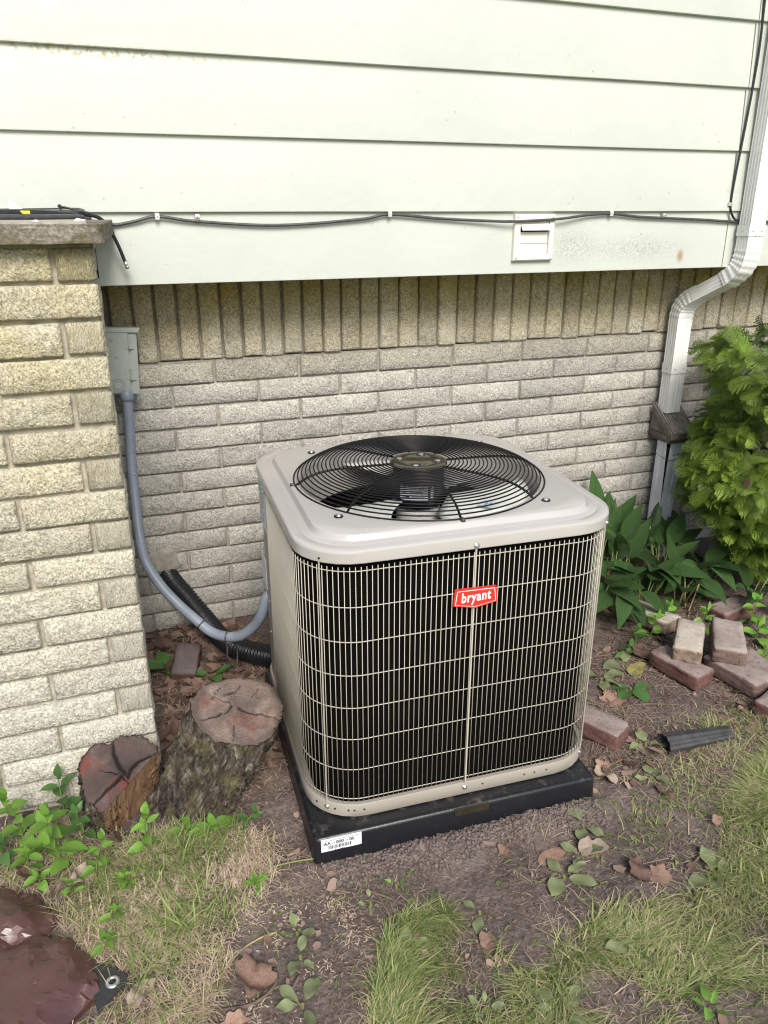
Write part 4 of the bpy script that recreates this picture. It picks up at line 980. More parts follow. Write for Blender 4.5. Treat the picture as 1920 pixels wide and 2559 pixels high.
# ------------------------------------------------------------------ leaf makers
def leaf_me(name, L, W, m, bend=.2, fold=.15, seed=0, tip=1.0, nu=9, wav=0.0):
    v = []; f = []; rg = random.Random(seed)
    for i in range(nu+1):
        t_ = i/nu; w_ = W*max(.02, math.sin(pi*t_**(.75 if tip > .5 else 1))**.85*(1-.25*t_*tip)) if 0 < t_ < 1 else W*(.05 if t_ == 0 else .012)
        x = L*(t_-.12*bend*t_*t_); z0 = -bend*L*t_*t_*.5
        for s_ in (-1, -.5, 0, .5, 1):
            v.append((x, s_*w_/2, z0+abs(s_)*w_*fold+wav*L*math.sin(t_*9+s_*2+seed)*abs(s_)))
    for i in range(nu):
        for k in range(4): f.append((i*5+k, (i+1)*5+k, (i+1)*5+k+1, i*5+k+1))
    return mesh(name, v, f, M[m] if isinstance(m, str) else m, True)
weedL = [leaf_me('leaf', 1, .48+.06*k, 'weed', .15+.25*k, .10+.04*k, k, .6, 7, .015) for k in range(4)]
weedD = [leaf_me('leaf', 1, .50+.05*k, 'weed_dark', .2+.2*k, .12, k+9, .6, 7, .015) for k in range(3)]
plL = [leaf_me('leaf', 1, .50+.08*k, 'plantain', .05+.09*k, .09, k+4, .2, 9, .05) for k in range(4)]
lilyL = [leaf_me('leaf', 1, .42+.03*k, 'lily', .10+.32*k, .22-.03*k, k, 1, 12, .006) for k in range(4)]
UPV = Vector((0, 0, 1))
def weed(label, x, y, h, pairs, L, lean=(0, 0), m=weedL, seed=0, group='leafy weeds around the stumps', name='leafy_weed', stalk='stem'):
    rg = random.Random(seed*31+7); z0 = g1(x, y)
    t_ = thing(name, label, 'plant', (x, y, z0)); t_['group'] = group
    P = spline([(0, 0, -.01), (lean[0]*.3, lean[1]*.3, h*.45), (lean[0], lean[1], h)], 6)
    MB().tube(P, [.0022-.0011*i/len(P) for i in range(len(P))], 5).build('stem', M[stalk], t_, True)
    a0 = rg.uniform(0, pi)
    for i in range(pairs):
        q = (i+1)/pairs; p = P[min(len(P)-1, int(q*(len(P)-1)))]; a = a0+i*pi/2+rg.uniform(-.3, .3); sc = L*(1.0-.35*q+.25*math.sin(q*3))*rg.uniform(.8, 1.15)
        for sgn in (0, pi):
            d = Vector((math.cos(a+sgn), math.sin(a+sgn), .35+.55*(q > .9)+rg.uniform(-.25, .2)))
            link('leaf', m[rg.randrange(len(m))], t_, None, orient(d, UPV+Vector((rg.uniform(-.4, .4), rg.uniform(-.5, .2), 0)), p+d.normalized()*.004, sc))
    d = Vector((rg.uniform(-.4, .4), rg.uniform(-.5, .1), 1)); link('leaf', m[0], t_, None, orient(d, Vector((0, -1, .4)), P[-1], L*.75))
    return t_
weed('tall bright weed with pointed leaves at the left edge beside the pier', -.705, -.985, .145, 5, .058, (-.02, -.02), weedL, 1)
weed('bushy weed with broad leaves in front of the pier foot', -.640, -1.040, .125, 5, .060, (.01, -.03), weedL, 2)
weed('darker weed standing against the pale pier bricks', -.610, -.925, .125, 4, .055, (.0, 0), weedD, 3)
weed('large-leaved weed bending left below the small stump', -.590, -1.110, .10, 3, .085, (-.05, -.03), weedL, 4)
weed('weed with round leaves in front of the gap between the stumps', -.415, -1.150, .12, 4, .048, (.01, -.01), weedL, 5)
weed('thin weed climbing beside the curled pale leaf', -.535, -1.180, .115, 5, .042, (.03, -.01), weedL, 6)
weed('low weed at the foot of the big stump, left side', -.325, -1.130, .05, 2, .045, (.01, -.02), weedL, 7)
weed('weed with two broad leaves under the big stump', -.250, -1.135, .035, 2, .058, (.0, -.02), weedL, 8)
weed('dark weed at the right foot of the big stump', -.175, -1.155, .07, 3, .038, (.03, -.02), weedD, 9)
weed('small bright weed at the edge of the straw hummock', -.180, -1.335, .05, 4, .032, (.0, -.03), weedL, 10)
weed('short weed just above the tarp', -.585, -1.215, .055, 3, .032, (0, -.02), weedL, 11)
weed('spindly weed between tarp and grass tuft', -.500, -1.315, .05, 3, .030, (.01, -.02), weedL, 12)
weed('leafy weed at the left picture edge above the tarp', -.745, -1.055, .08, 4, .050, (0, -.02), weedD, 13)
weed('small clump of weed behind the black eyelet corner', -.520, -1.385, .04, 3, .032, (.01, -.01), weedL, 14)
weed('dark green weed just left of the small stump', -.560, -1.020, .09, 4, .050, (-.01, -.02), weedD, 23)
weed('yellow-green weed filling the left corner beside the pier foot', -.690, -1.085, .06, 4, .045, (.01, -.02), weedL, 24)
weed('tiny weed right below the tall left weed', -.660, -1.150, .04, 3, .035, (.0, -.02), weedL, 25)
weed('lower weed hiding the foot of the curled leaf', -.470, -1.235, .05, 3, .030, (.0, -.02), weedL, 26)
ext = 'leafy weeds around the loose bricks'
weed('pointed-leaf weed growing over the half buried brick', 1.440, -.700, .09, 3, .060, (.0, -.02), weedL, 15, ext)
weed('weed cluster left of the pale tan brick', 1.360, -.720, .06, 3, .055, (-.01, -.01), weedD, 16, ext)
weed('bright weed behind the brown brick', 1.660, -.720, .09, 4, .055, (0, -.02), weedL, 17, ext)
weed('bright weed behind the pale tan brick', 1.545, -.640, .09, 4, .055, (0, -.02), weedL, 18, ext)
weed('broad-leaf weed at the right edge above the bricks', 1.790, -.860, .07, 3, .075, (-.02, -.02), weedL, 19, ext)
weed('weed below the arborvitae at the right edge', 1.850, -.760, .11, 4, .06, (0, -.02), weedL, 20, ext)
weed('small weed on the soil left of the bricks', 1.270, -.780, .05, 3, .05, (0, -.02), weedD, 21, ext)
weed('weed near the right picture edge beside the red brick', 1.70, -.98, .06, 3, .05, (0, -.01), weedL, 22, ext)
def rosette(label, x, y, n, L, seed, m=plL, tilt=.12, grp='trampled broad leaves on the soil', name='broadleaf_weed'):
    rg = random.Random(seed*17+3); t_ = thing(name, label, 'plant', (x, y, g1(x, y)+.004)); t_['group'] = grp
    MB().tube([(0, 0, -.01), (0, 0, .006)], .004, 5).build('stem', M['stem'], t_)
    a0 = rg.uniform(0, 6)
    for i in range(n):
        a = a0+i*2.4+rg.uniform(-.3, .3); d = Vector((math.cos(a), math.sin(a), tilt+rg.uniform(-.05, .12)))
        link('leaf', m[rg.randrange(len(m))], t_, None, orient(d, UPV+Vector((rg.uniform(-.3, .3), rg.uniform(-.3, .3), 0)), (d*.012)+Vector((0, 0, .004*i/2)), L*rg.uniform(.75, 1.1)))
rosette('flattened broad leaves below the large tan leaf', .520, -1.565, 4, .062, 1)
rosette('broad crushed leaves between pad and lawn, right of the tan leaf', .600, -1.520, 3, .055, 2)
rosette('pale broad leaves lying near the pad corner', .655, -1.440, 3, .06, 3)
rosette('single bright broad leaf on the soil above the lawn edge', .285, -1.585, 2, .05, 4)
rosette('broad leaves at the bottom of the bare soil strip', -.150, -1.665, 4, .052, 5)
rosette('small broad leaves in the middle of the soil strip', -.128, -1.560, 3, .038, 6)
rosette('narrow upright weed in the soil strip above the broad leaves', -.120, -1.500, 4, .034, 7, plL, .45)
rosette('broad leaves half buried in the right-hand lawn', .560, -1.775, 5, .065, 8)
rosette('broad leaves at the lawn edge on the right', .860, -1.690, 5, .07, 9)
rosette('broad leaves among the lawn in the bottom middle', .330, -1.86, 5, .06, 10)
rosette('light green sprout in the bottom right lawn', .610, -1.955, 5, .036, 11, weedL, .7)
rosette('tiny weed on the soil left of the lawn tuft', .06, -1.475, 3, .02, 12, plL, .4)
rosette('tiny weed beside the crumbs below the pad', .135, -1.445, 3, .018, 13, weedL, .5)
rosette('green leaves lying right of the air conditioner', 1.10, -.88, 4, .085, 14, plL, .15)
rosette('dark wilted leaves between air conditioner and bricks', 1.16, -.96, 4, .08, 15, weedD, .05)
rosette('yellow-green wilted leaves left of the dark brick', 1.225, -.83, 3, .075, 16, plL, .05)
rosette('green leaves behind the shaded brick beside the pier', -.285, -.30, 6, .085, 17, weedD, .55)
rosette('green leaf cluster in front of the shaded brick', -.150, -.42, 3, .08, 18, weedD, .5)
rosette('small clover-like leaves at the right lawn edge', .93, -1.36, 4, .04, 19, plL, .1)
rosette('crushed leaves beside the black drain pipe', 1.02, -1.22, 3, .06, 20, plL, .12)
rosette('small leaves in the bottom centre of the soil', .10, -1.62, 4, .04, 21, plL, .2)
rosette('bright leaves in the lawn near the lower centre', .19, -1.80, 4, .028, 22, plL, .45)

# lily bed
def lily(label, x, y, n, L, seed, lean=0):
    rg = random.Random(seed*13+1); t_ = thing('lily_plant', label, 'plant', (x, y, g1(x, y))); t_['group'] = 'broad-leaved lilies beside the downspout'
    for i in range(n):
        a = rg.uniform(0, 2*pi); st = rg.uniform(.05, .17) if not lean else rg.uniform(.13, .27); r0 = rg.uniform(0, .035); b0 = Vector((r0*math.cos(a), r0*math.sin(a), -.01)); up_ = rg.uniform(.25, 1.6)
        if lean: up_ = rg.uniform(1.2, 2.6)
        d = Vector((math.cos(a)*.8-.1, math.sin(a)*.7-.35*(not lean), up_ if lean else rg.uniform(-.35, 1.1))).normalized(); e = b0+Vector((d.x*st*.5, d.y*st*.5, st+.01))
        MB().tube([b0, b0.lerp(e, .5)+Vector((0, 0, .004)), e], [.003, .0028, .002], 5).build('leaf_stalk', M['stem'], t_, True)
        link('leaf', lilyL[rg.randrange(4)], t_, None, orient(d, Vector((-d.x*.6, -d.y*.6-.5, 1)), e, L*rg.uniform(.75, 1.1)))
LG = [('tallest upright lily left of the white drain pipe', 1.545, -.190, 6, .19, 1), ('lily leaning over the drain pipe foot', 1.720, -.230, 6, .17, 1), ('lily in front of the white drain pipe', 1.800, -.300, 8, .17, 0),
      ('lily nearest the air conditioner corner', 1.240, -.380, 9, .17, 1), ('upright lily behind the air conditioner corner against the wall', 1.405, -.190, 7, .19, 1), ('middle lily of the bed, leaves spread low', 1.500, -.350, 10, .18, 1),
      ('lily with leaves drooping over the half buried brick', 1.580, -.480, 9, .18, 0), ('low lily right of the middle of the bed', 1.670, -.400, 10, .17, 0), ('lily under the edge of the arborvitae', 1.840, -.430, 9, .17, 0),
      ('lily at the front left of the bed', 1.340, -.480, 9, .16, 0), ('shaded lily deep under the arborvitae', 1.980, -.380, 8, .16, 0), ('lily at the right edge below the arborvitae', 1.980, -.620, 8, .15, 0), ('small lily in front of the bed near the pale brick', 1.700, -.530, 7, .15, 0),
      ('lily filling the gap between the two upright lilies', 1.470, -.270, 8, .18, 1), ('lily at the very front of the bed beside the soil', 1.430, -.520, 7, .15, 0), ('lily hugging the wall between bed and drain pipe', 1.630, -.180, 7, .17, 0), ('leafy lily at the back right beside the arborvitae trunk', 1.90, -.24, 7, .16, 0)]
for k, (lb, x, y, n, L, le) in enumerate(LG): lily(lb, x, y, n, L, k+1, le)

# ------------------------------------------------------------------ arborvitae
def frond_me(seed, m, L=1.0):
    rg = random.Random(seed); v = []; f = []
    def blade(p, a, ln, w_, z0, z1):
        d = (math.cos(a), math.sin(a)); n_ = (-d[1], d[0]); b = len(v)
        for t_, ww in ((0, .55), (.45, 1.0), (1.0, .12)):
            x, y, z = p[0]+d[0]*ln*t_, p[1]+d[1]*ln*t_, z0+(z1-z0)*t_
            v.append((x+n_[0]*w_*.92*ww, y+n_[1]*w_*.92*ww, z+.006*(ww > .8))); v.append((x-n_[0]*w_*.92*ww, y-n_[1]*w_*.92*ww, z-.004))
        f.extend([(b, b+1, b+3, b+2), (b+2, b+3, b+5, b+4)])
    droop = rg.uniform(.08, .3); n = 9
    def zz(x, y): return -droop*x*x-.35*y*y*rg.uniform(.6, 1.2)
    for i in range(n):
        t_ = .10+.88*i/(n-1); x = L*t_; w_ = .020*(1-.5*t_); blade((x-.08, 0), 0, .12, w_, zz(x-.08, 0), zz(x+.04, 0))
        for sg in (-1, 1):
            a = sg*R(rg.uniform(38, 52)); ln = L*(.50*math.sin(pi*min(1, t_*.78+.18))+.04)*rg.uniform(.8, 1.15); bx_ = x+sg*.02
            k = max(2, int(ln/.085))
            for j in range(k):
                q = j/k; px, py = bx_+math.cos(a)*ln*q, math.sin(a)*ln*q; st = ln/k*1.25
                blade((px, py), a, st, .019*(1-.4*q), zz(px, py), zz(px+math.cos(a)*st, py+math.sin(a)*st))
                if j > 0:
                    for s2 in (-1, 1):
                        a2 = a+s2*R(rg.uniform(34, 50)); l2 = .115*(1.1-.7*q)*rg.uniform(.7, 1.2); blade((px, py), a2, l2, .015, zz(px, py), zz(px, py)-.01+rg.uniform(-.02, .02))
    return mesh('frond', v, f, m, False)
SHX, SHY = 2.165, -.47
shT = thing('arborvitae', 'bushy green arborvitae with feathery sprays at the right edge', 'shrub', (SHX, SHY, 0))
MB().tube(spline([(0, 0, -.03), (.01, .0, .3), (-.01, .02, .65), (.0, .0, 1.0)], 5), [.035-.028*i/15 for i in range(16)], 8).build('trunk', M['bark_red'], shT, True)
fr = [frond_me(s_, M['frond']) for s_ in range(5)]
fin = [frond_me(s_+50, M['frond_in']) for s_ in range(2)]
rg = random.Random(99)
def srad(z): # silhouette radius at the frond tips
    return float(np.interp(z, [.08, .13, .25, .36, .50, .60, .68, .76, .86, .95, 1.02, 1.10], [.10, .16, .23, .33, .385, .37, .33, .30, .34, .375, .34, .20]))
camdir = Vector((CAM.x-SHX, CAM.y-SHY, 0)).normalized(); camang = math.atan2(camdir.y, camdir.x)
def clump(z, a): return 1+.30*float(fbm(a*2.4, z*6.5, 31, 2))+.12*float(fbm(a*6, z*13, 12, 2))
nf = 0; acc = []
for i in range(3100):
    z = rg.uniform(.10, 1.03); a = rg.uniform(0, 2*pi); sr = srad(z); dep = rg.random()**.5
    sc = rg.uniform(.058, .100); r = max(.02, (sr*clump(z, a)-sc*.62))*(.42+.58*dep)
    p = Vector((r*math.cos(a), r*math.sin(a), z)); out = Vector((math.cos(a), math.sin(a), 0)); tg = Vector((-out.y, out.x, 0))
    d = out*rg.uniform(.35, 1.0)+tg*rg.gauss(0, .65)+UPV*rg.uniform(-.55, .60)
    up = out*rg.uniform(.2, 1.0)+UPV*rg.uniform(.15, .9)+tg*rg.gauss(0, .35)
    m4 = orient(d, up, p, sc); facing = math.cos(a-camang); outer_ = dep > .5
    if outer_ and facing > .1 and dep > .62 and nf < 295: link('frond', fr[rg.randrange(5)], shT, None, m4); nf += 1
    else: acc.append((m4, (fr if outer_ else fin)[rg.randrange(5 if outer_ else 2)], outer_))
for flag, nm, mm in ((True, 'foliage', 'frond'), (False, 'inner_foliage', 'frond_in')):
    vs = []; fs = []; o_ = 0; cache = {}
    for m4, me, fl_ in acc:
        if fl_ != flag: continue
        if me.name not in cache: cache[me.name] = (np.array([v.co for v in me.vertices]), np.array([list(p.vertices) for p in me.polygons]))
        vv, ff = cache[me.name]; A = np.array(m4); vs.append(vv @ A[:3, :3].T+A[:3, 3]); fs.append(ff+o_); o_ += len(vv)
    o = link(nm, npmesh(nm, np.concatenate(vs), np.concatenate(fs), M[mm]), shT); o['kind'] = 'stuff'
for i in range(26):
    z = rg.uniform(.2, .95); a = camang+rg.uniform(-1.5, 1.5); r = srad(z)*.70; e = Vector((r*math.cos(a), r*math.sin(a), z+rg.uniform(-.03, .08)))
    MB().tube(spline([(0, 0, z-.08), (e.x*.5, e.y*.5, z-.02), e], 5), [.005-.0004*k for k in range(11)], 5).build('branch', M['bark_red'], shT, True)

# ------------------------------------------------------------------ dead leaves
def dead_me(seed, lobes, m, L=1.0, W=.7, curl=.25):
    rg_ = random.Random(seed); n = 36; NR = 5; v = [(0, 0, 0)]; f = []; pa, pb = rg_.uniform(0, 6), rg_.uniform(0, 6)
    for j in range(1, NR+1):
        for k in range(n):
            a = 2*pi*k/n; ell = .5/math.sqrt((math.cos(a)/L)**2+(math.sin(a)/W)**2)
            lob = 1+(.09*math.cos(lobes*a+.4)+.10*math.cos(lobes*2*a+pa)+.06*math.cos(7*a+pb)) if lobes else 1+.10*math.cos(2*a)*0+.025*math.cos(7*a+pa)+(.22 if abs(((a+pi) % (2*pi))-pi) < .2 else 0)
            r = ell*lob*j/NR*(1+.05*rg_.uniform(-1, 1)*(j == NR)); x, y = r*math.cos(a), r*math.sin(a)
            z = curl*(y*y*.9-.03)+.10*curl*math.sin(x*9+pa)+.35*curl*x*x*math.sin(pb)+.045*float(fbm(x*5+seed, y*5, seed, 3))-.05*curl*max(0, 1-abs(y)*18)
            v.append((x, y, z))
    for k in range(n): f.append((0, 1+k, 1+(k+1) % n))
    for j in range(NR-1):
        for k in range(n): f.append((1+j*n+k, 1+(j+1)*n+k, 1+(j+1)*n+(k+1) % n, 1+j*n+(k+1) % n))
    return mesh('dead_leaf', v, f, M[m], True)
def dead(label, x, y, size, rz, me, dz=.008, rx=0, ry=0, z=None):
    o = link('dead_leaf', me); o.location = (x, y, (g1(x, y) if z is None else z)+dz); o.scale = (size,)*3; o.rotation_euler = (R(rx), R(ry), R(rz))
    return tag(o, label, 'leaf', 'dead leaves on the ground')
d_oval = dead_me(1, 0, 'dead', 1, .46, .12); d_fold = dead_me(2, 4, 'dead', 1, .8, 1.0); d_map = dead_me(3, 5, 'dead', 1, .95, .5); d_mapd = dead_me(4, 5, 'dead_dark', 1, .9, .7); d_ovd = dead_me(5, 0, 'dead_dark', 1, .55, .6)
d_pale = dead_me(6, 0, 'dead_pale', 1, .5, 1.2); d_yel = dead_me(7, 0, 'dead_yellow', 1, .6, .3); d_frag = dead_me(8, 3, 'dead', 1, .7, .8); d_palf = dead_me(9, 3, 'dead_pale', 1, .6, .8)
dead('large flat tan oval leaf on the soil in front of the pad', .527, -1.497, .085, 12, d_oval, .010)
dead('big folded brown leaf in the bare soil at the bottom', -.228, -1.572, .100, 68, d_fold, .022, 26, 8)
dead('curled pale withered leaf hanging among the left weeds', -.560, -1.185, .085, 62, d_pale, .03, 40, 25)
dead('brown maple leaf on the soil right of the air conditioner', 1.072, -.992, .085, 20, d_map, .008)
dead('crinkled pale leaf by the right corner of the pad', .815, -1.310, .075, 110, d_palf, .014, 20)
dead('brown leaf at the bottom edge of the picture', -.285, -1.665, .07, 10, d_fold, .01)
dead('grey-brown piece of bark-like leaf right of the large tan leaf', .632, -1.512, .075, -8, d_palf, .012, 20)
dead('small torn reddish leaf near the pad front', .430, -1.440, .045, 30, d_frag, .008)
dead('dark curled leaf above the right-hand lawn', .700, -1.612, .07, 60, d_mapd, .012, 20)
dead('light brown curled leaf at the edge of the right lawn', .735, -1.645, .05, -30, d_map, .012, 25)
dead('small tan leaf in the lawn at the far right', .985, -1.555, .035, 15, d_frag, .02, 30)
dead('reddish leaf lying on the soil right of the pad', .93, -1.42, .06, 100, d_ovd, .01, 15)
dead('large tan leaf in shade between the big stump and the wall', -.110, -.62, .12, 25, d_fold, .03, 20, 10)
dead('rusty leaf beside the black hose near the air conditioner', -.020, -.66, .09, 70, d_map, .02, 15)
dead('brown leaf in front of the shaded brick', -.18, -.53, .10, 130, d_map, .02, 10)
dead('yellowing leaf beside the dark reddish brick', 1.245, -.875, .085, 25, d_yel, .012, 10)
dead('brown leaf behind the dark reddish brick', 1.33, -.79, .09, 60, d_mapd, .015, 15)
dead('dry leaf caught in the arborvitae', 1.815, -.665, .055, 60, d_oval, 0, 50, 60, .555)
dead('brown leaf by the grass tuft left of the tarp corner', -.455, -1.530, .065, 45, d_palf, .012)
dead('dark red scrap of leaf under the lawn edge', .27, -1.665, .06, 10, d_frag, .008)
dead('brown withered leaf under the left weeds', -.690, -1.130, .07, 120, d_ovd, .02, 30)
dead('orange-brown leaf stuck beside the small stump', -.478, -1.115, .06, 70, d_ovd, .045, 55, 40)
dead('small brown leaf on the soil in front of the lone brick', .845, -1.255, .05, 50, d_frag, .008)

# ------------------------------------------------------------------ twigs
def twig(label, pts, r=.0028, m='twig', nm='twig'):
    P = [(x, y, g1(x, y)+r*.7+dz) for x, y, dz in pts]; o = MB().tube(spline(P, 5), r, 5).build(nm, M[m], None, True); tag(o, label, 'twig', 'twigs on the soil')
twig('thick crooked twig at the left front corner of the pad', [(-.135, -1.262, 0), (-.10, -1.285, .004), (-.06, -1.278, .002), (-.035, -1.262, 0)], .0045)
twig('curved twig on the soil below the pad label', [(.055, -1.425, 0), (.085, -1.452, .004), (.125, -1.490, 0), (.145, -1.515, 0)], .003)
twig('twig lying beside the big folded brown leaf', [(-.30, -1.615, 0), (-.24, -1.625, .002), (-.19, -1.60, .004), (-.185, -1.56, 0)], .0038)
twig('grey twig at the bottom of the soil strip', [(-.205, -1.650, 0), (-.17, -1.63, .003), (-.14, -1.60, .002)], .0035)
twig('pale root-like twig on the soil at the lawn edge', [(-.30, -1.545, 0), (-.25, -1.50, .004), (-.20, -1.478, .002), (-.16, -1.476, 0)], .0025, 'stem_dry')
twig('long thin twig on the soil between the bricks and the drain pipe', [(1.02, -1.03, 0), (1.14, -1.045, .003), (1.26, -1.085, 0)], .003)
twig('twig standing in front of the pad corner', [(.455, -1.51, 0), (.462, -1.50, .03), (.452, -1.49, .06)], .002)
twig('curled root near the right lawn edge', [(.80, -1.655, 0), (.84, -1.64, .006), (.875, -1.625, .008), (.885, -1.60, .002)], .0032)
twig('green grass stalk lying across the soil at the pad corner', [(-.215, -1.305, .004), (-.12, -1.300, .008), (-.03, -1.305, .004), (.02, -1.32, .0)], .0026, 'stem', 'grass_stalk')
for k, (x, y, dx, dy, h, lb) in enumerate(((1.80, -.54, -.10, -.06, .12, 'longest dry stalk leaning below the arborvitae'), (1.76, -.57, -.06, -.03, .10, 'second dry stalk crossing the longest one'), (1.70, -.55, .01, -.02, .14, 'upright dry stalk between lilies and arborvitae'), (1.62, -.30, .01, 0, .24, 'tall green stalk rising from the lily bed'))):
    twig(lb, [(x+dx, y+dy, 0), (x+dx*.5, y+dy*.5, h*.5), (x, y, h)], .0028, 'stem_dry' if k < 3 else 'stem', 'dry_stalk')

# ------------------------------------------------------------------ stuff: grass, straw, litter, clods
def blocked(x, y, pad_=.0):
    lx = (x-PADC[0])*math.cos(PADTH)+(y-PADC[1])*math.sin(PADTH); ly = -(x-PADC[0])*math.sin(PADTH)+(y-PADC[1])*math.cos(PADTH)
    b_ = (lx > px0-.004-pad_) & (lx < px1+.004+pad_) & (ly > py0-.004-pad_) & (ly < py1+pad_)
    b_ |= (x < PX+.005) & (y > PY-.015)
    b_ |= ((x+.305)**2+(y+1.00)**2 < .0105) | ((x+.46)**2+(y+.955)**2 < .006)
    return b_ | (y > -.01)
TARP = [(-1.2, -1.2), (-.98, -1.06), (-.75, -1.135), (-.675, -1.185), (-.615, -1.270), (-.600, -1.35), (-.540, -1.42), (-.475, -1.478), (-.535, -1.55), (-.60, -1.56), (-.66, -1.62), (-.95, -1.80), (-1.3, -1.7)]
rs = np.random.RandomState(4)
def blades(name, n, dens, bbox, h, wd, lean, mat, tint, label, flat=0, comb=None, drop=True, curl=1.0):
    x = rs.uniform(bbox[0], bbox[1], n); y = rs.uniform(bbox[2], bbox[3], n)
    p = dens(x, y); k = (rs.rand(n) < p) & ~blocked(x, y) & ~inpoly(x, y, TARP); x, y, p = x[k], y[k], p[k]; n = len(x)
    H = h*rs.uniform(.45, 1.25, n)*(.55+.45*p); W = wd*rs.uniform(.6, 1.3, n); a = rs.uniform(0, 2*pi, n)
    if comb is not None: ca, amt = comb(x, y); a = np.where(rs.rand(n) < amt, ca+rs.normal(0, .6, n), a)
    ln = lean*rs.uniform(.3, 1.6, n); d = np.stack([np.cos(a), np.sin(a)], 1); pr_ = np.stack([-d[:, 1], d[:, 0]], 1)
    z0 = gh(x, y)-.003; V_ = np.zeros((n, 7, 3)); tv = np.zeros((n, 7)); t0 = tint(x, y, n)
    bl = rs.normal(0, .35, n)
    for i, (t_, ww) in enumerate(((0, 1), (.4, .9), (.75, .6), (1.0, 0))):
        r = ln*(t_**1.7)*H*curl; zz_ = H*t_*(1-.45*np.minimum(1, ln)*t_) if not flat else flat*H*np.sin(pi*t_)*.6+.003
        rr_ = r if not flat else H*t_
        side = bl*H*t_*t_*.5
        cx = x+d[:, 0]*rr_+pr_[:, 0]*side; cy = y+d[:, 1]*rr_+pr_[:, 1]*side
        if flat: zc = gh(cx, cy)+zz_+rs.uniform(0, .006, n)*0
        else: zc = z0+zz_
        if i < 3:
            for s_, c_ in ((-1, 0), (1, 1)):
                V_[:, i*2+c_, 0] = cx+pr_[:, 0]*W*ww*s_*.5; V_[:, i*2+c_, 1] = cy+pr_[:, 1]*W*ww*s_*.5; V_[:, i*2+c_, 2] = zc
        else: V_[:, 6] = np.stack([cx, cy, zc], 1)
        tv[:, i*2:i*2+2] = (t0+.10*(t_-.5))[:, None]
    b_ = np.arange(n)[:, None]*7
    Q_ = np.concatenate([b_+np.array([[0, 1, 3, 2]]), b_+np.array([[2, 3, 5, 4]])]); T_ = b_+np.array([[4, 5, 6]])
    o = link(name, npmesh(name, V_.reshape(-1, 3), [Q_, T_], mat, False, np.clip(tv, 0, 1).ravel())); tag(o, label, None, None, 'stuff'); return o
LAWN = [(-.10, -2.4), (-.045, -1.85), (-.035, -1.74), (.035, -1.648), (.085, -1.555), (.15, -1.525), (.215, -1.540), (.215, -1.668), (.301, -1.735), (.424, -1.765), (.49, -1.70), (.56, -1.665), (.682, -1.680), (.80, -1.72), (.87, -1.69), (.93, -1.60), (1.05, -1.50), (1.25, -1.42), (1.9, -1.2), (2.3, -2.4)]
def dl(x, y):
    jx = x+.035*fbm(x*12, y*12, 3, 2); jy = y+.035*fbm(x*12, y*12, 8, 2)
    c = inpoly(jx, jy, LAWN).astype(float); pch = np.clip(.60+1.5*fbm(x*7, y*7, 14, 3), .05, 1)
    return c*pch
blades_wide = 24000
combf = lambda x, y: (2*pi*vn(x*3.5, y*3.5, 22)+1, .75)
GT = lambda lo, hi: (lambda x, y, n: np.clip(rs.uniform(lo, hi, n)+.28*fbm(x*6, y*6, 33, 2), 0, 1))
blades('lawn_grass', 170000, dl, (-.15, 1.9, -2.3, -1.15), .043, .0017, 1.15, M['grass'], GT(.05, .85), 'fine green lawn grass at the bottom right', comb=combf)
blades('wide_grass', blades_wide, dl, (-.15, 1.9, -2.3, -1.15), .050, .0034, 1.3, M['grass'], GT(.1, .8), 'broader blades and clover mixed into the lawn', comb=combf)
blades('dead_grass', 40000, dl, (-.15, 1.9, -2.3, -1.15), .040, .0015, 1.5, M['grass'], GT(.75, 1), 'dry blades mixed into the lawn', comb=combf)
def dtuft(cs):
    def f(x, y):
        p = np.zeros(len(x))
        for cx, cy, r, a_ in cs: p = np.maximum(p, a_*np.exp(-((x-cx)**2+(y-cy)**2)/(r*r)))
        return p
    return f
TL = [(-.36, -1.385, .045, 1), (-.30, -1.34, .06, .6), (-.42, -1.46, .05, .5), (-.40, -1.25, .06, .6), (-.25, -1.20, .06, .7), (-.33, -1.20, .06, .8), (-.50, -1.24, .05, .4)]
blades('tall_grass', 8000, dtuft(TL), (-.7, -.05, -1.65, -1.05), .095, .0034, .9, M['grass'], GT(.02, .62), 'longer blue-green grass tuft left of the bare soil')
TR = [(1.275, -1.235, .045, .9), (1.05, -1.41, .09, .35), (1.2, -1.35, .09, .5), (.80, -1.49, .06, .45), (.95, -1.47, .07, .4), (1.4, -1.3, .1, .5), (.27, -1.70, .03, .5), (.42, -1.73, .03, .6)]
blades('sparse_grass', 26000, dtuft(TR), (.2, 1.7, -1.85, -1.1), .060, .0022, 1.1, M['grass'], GT(.25, .9), 'thin grass tufts near the black drain pipe')
LEFT = [(-.80, -.93), (-.60, -.93), (-.52, -1.06), (-.384, -1.10), (-.226, -1.12), (-.142, -1.19), (-.125, -1.32), (-.185, -1.42), (-.25, -1.50), (-.34, -1.62), (-.52, -1.70), (-.80, -1.3)]
def dleft(x, y): return inpoly(x+.03*fbm(x*14, y*14, 1, 2), y+.03*fbm(x*14, y*14, 2, 2), LEFT)*np.clip(.5+.9*fbm(x*8, y*8, 5, 2), .1, 1)
blades('left_grass', 9000, dleft, (-.85, -.1, -1.75, -.9), .060, .0022, 1.1, M['grass'], GT(.3, .95), 'mixed green and yellow grass around the weeds')
blades('dry_straw', 34000, dleft, (-.85, -.1, -1.75, -.9), .055, .0016, 1, M['straw'], GT(.35, 1), 'matted dry straw around the weeds', flat=.35)
blades('dry_straw', 9000, dtuft([(-.18, -1.24, .055, 1), (-.22, -1.28, .05, .9), (-.40, -1.30, .05, .6)]), (-.5, -.05, -1.45, -1.1), .060, .0016, .9, M['straw'], GT(.55, 1), 'domed straw-coloured hummock beside the pad', flat=.9)
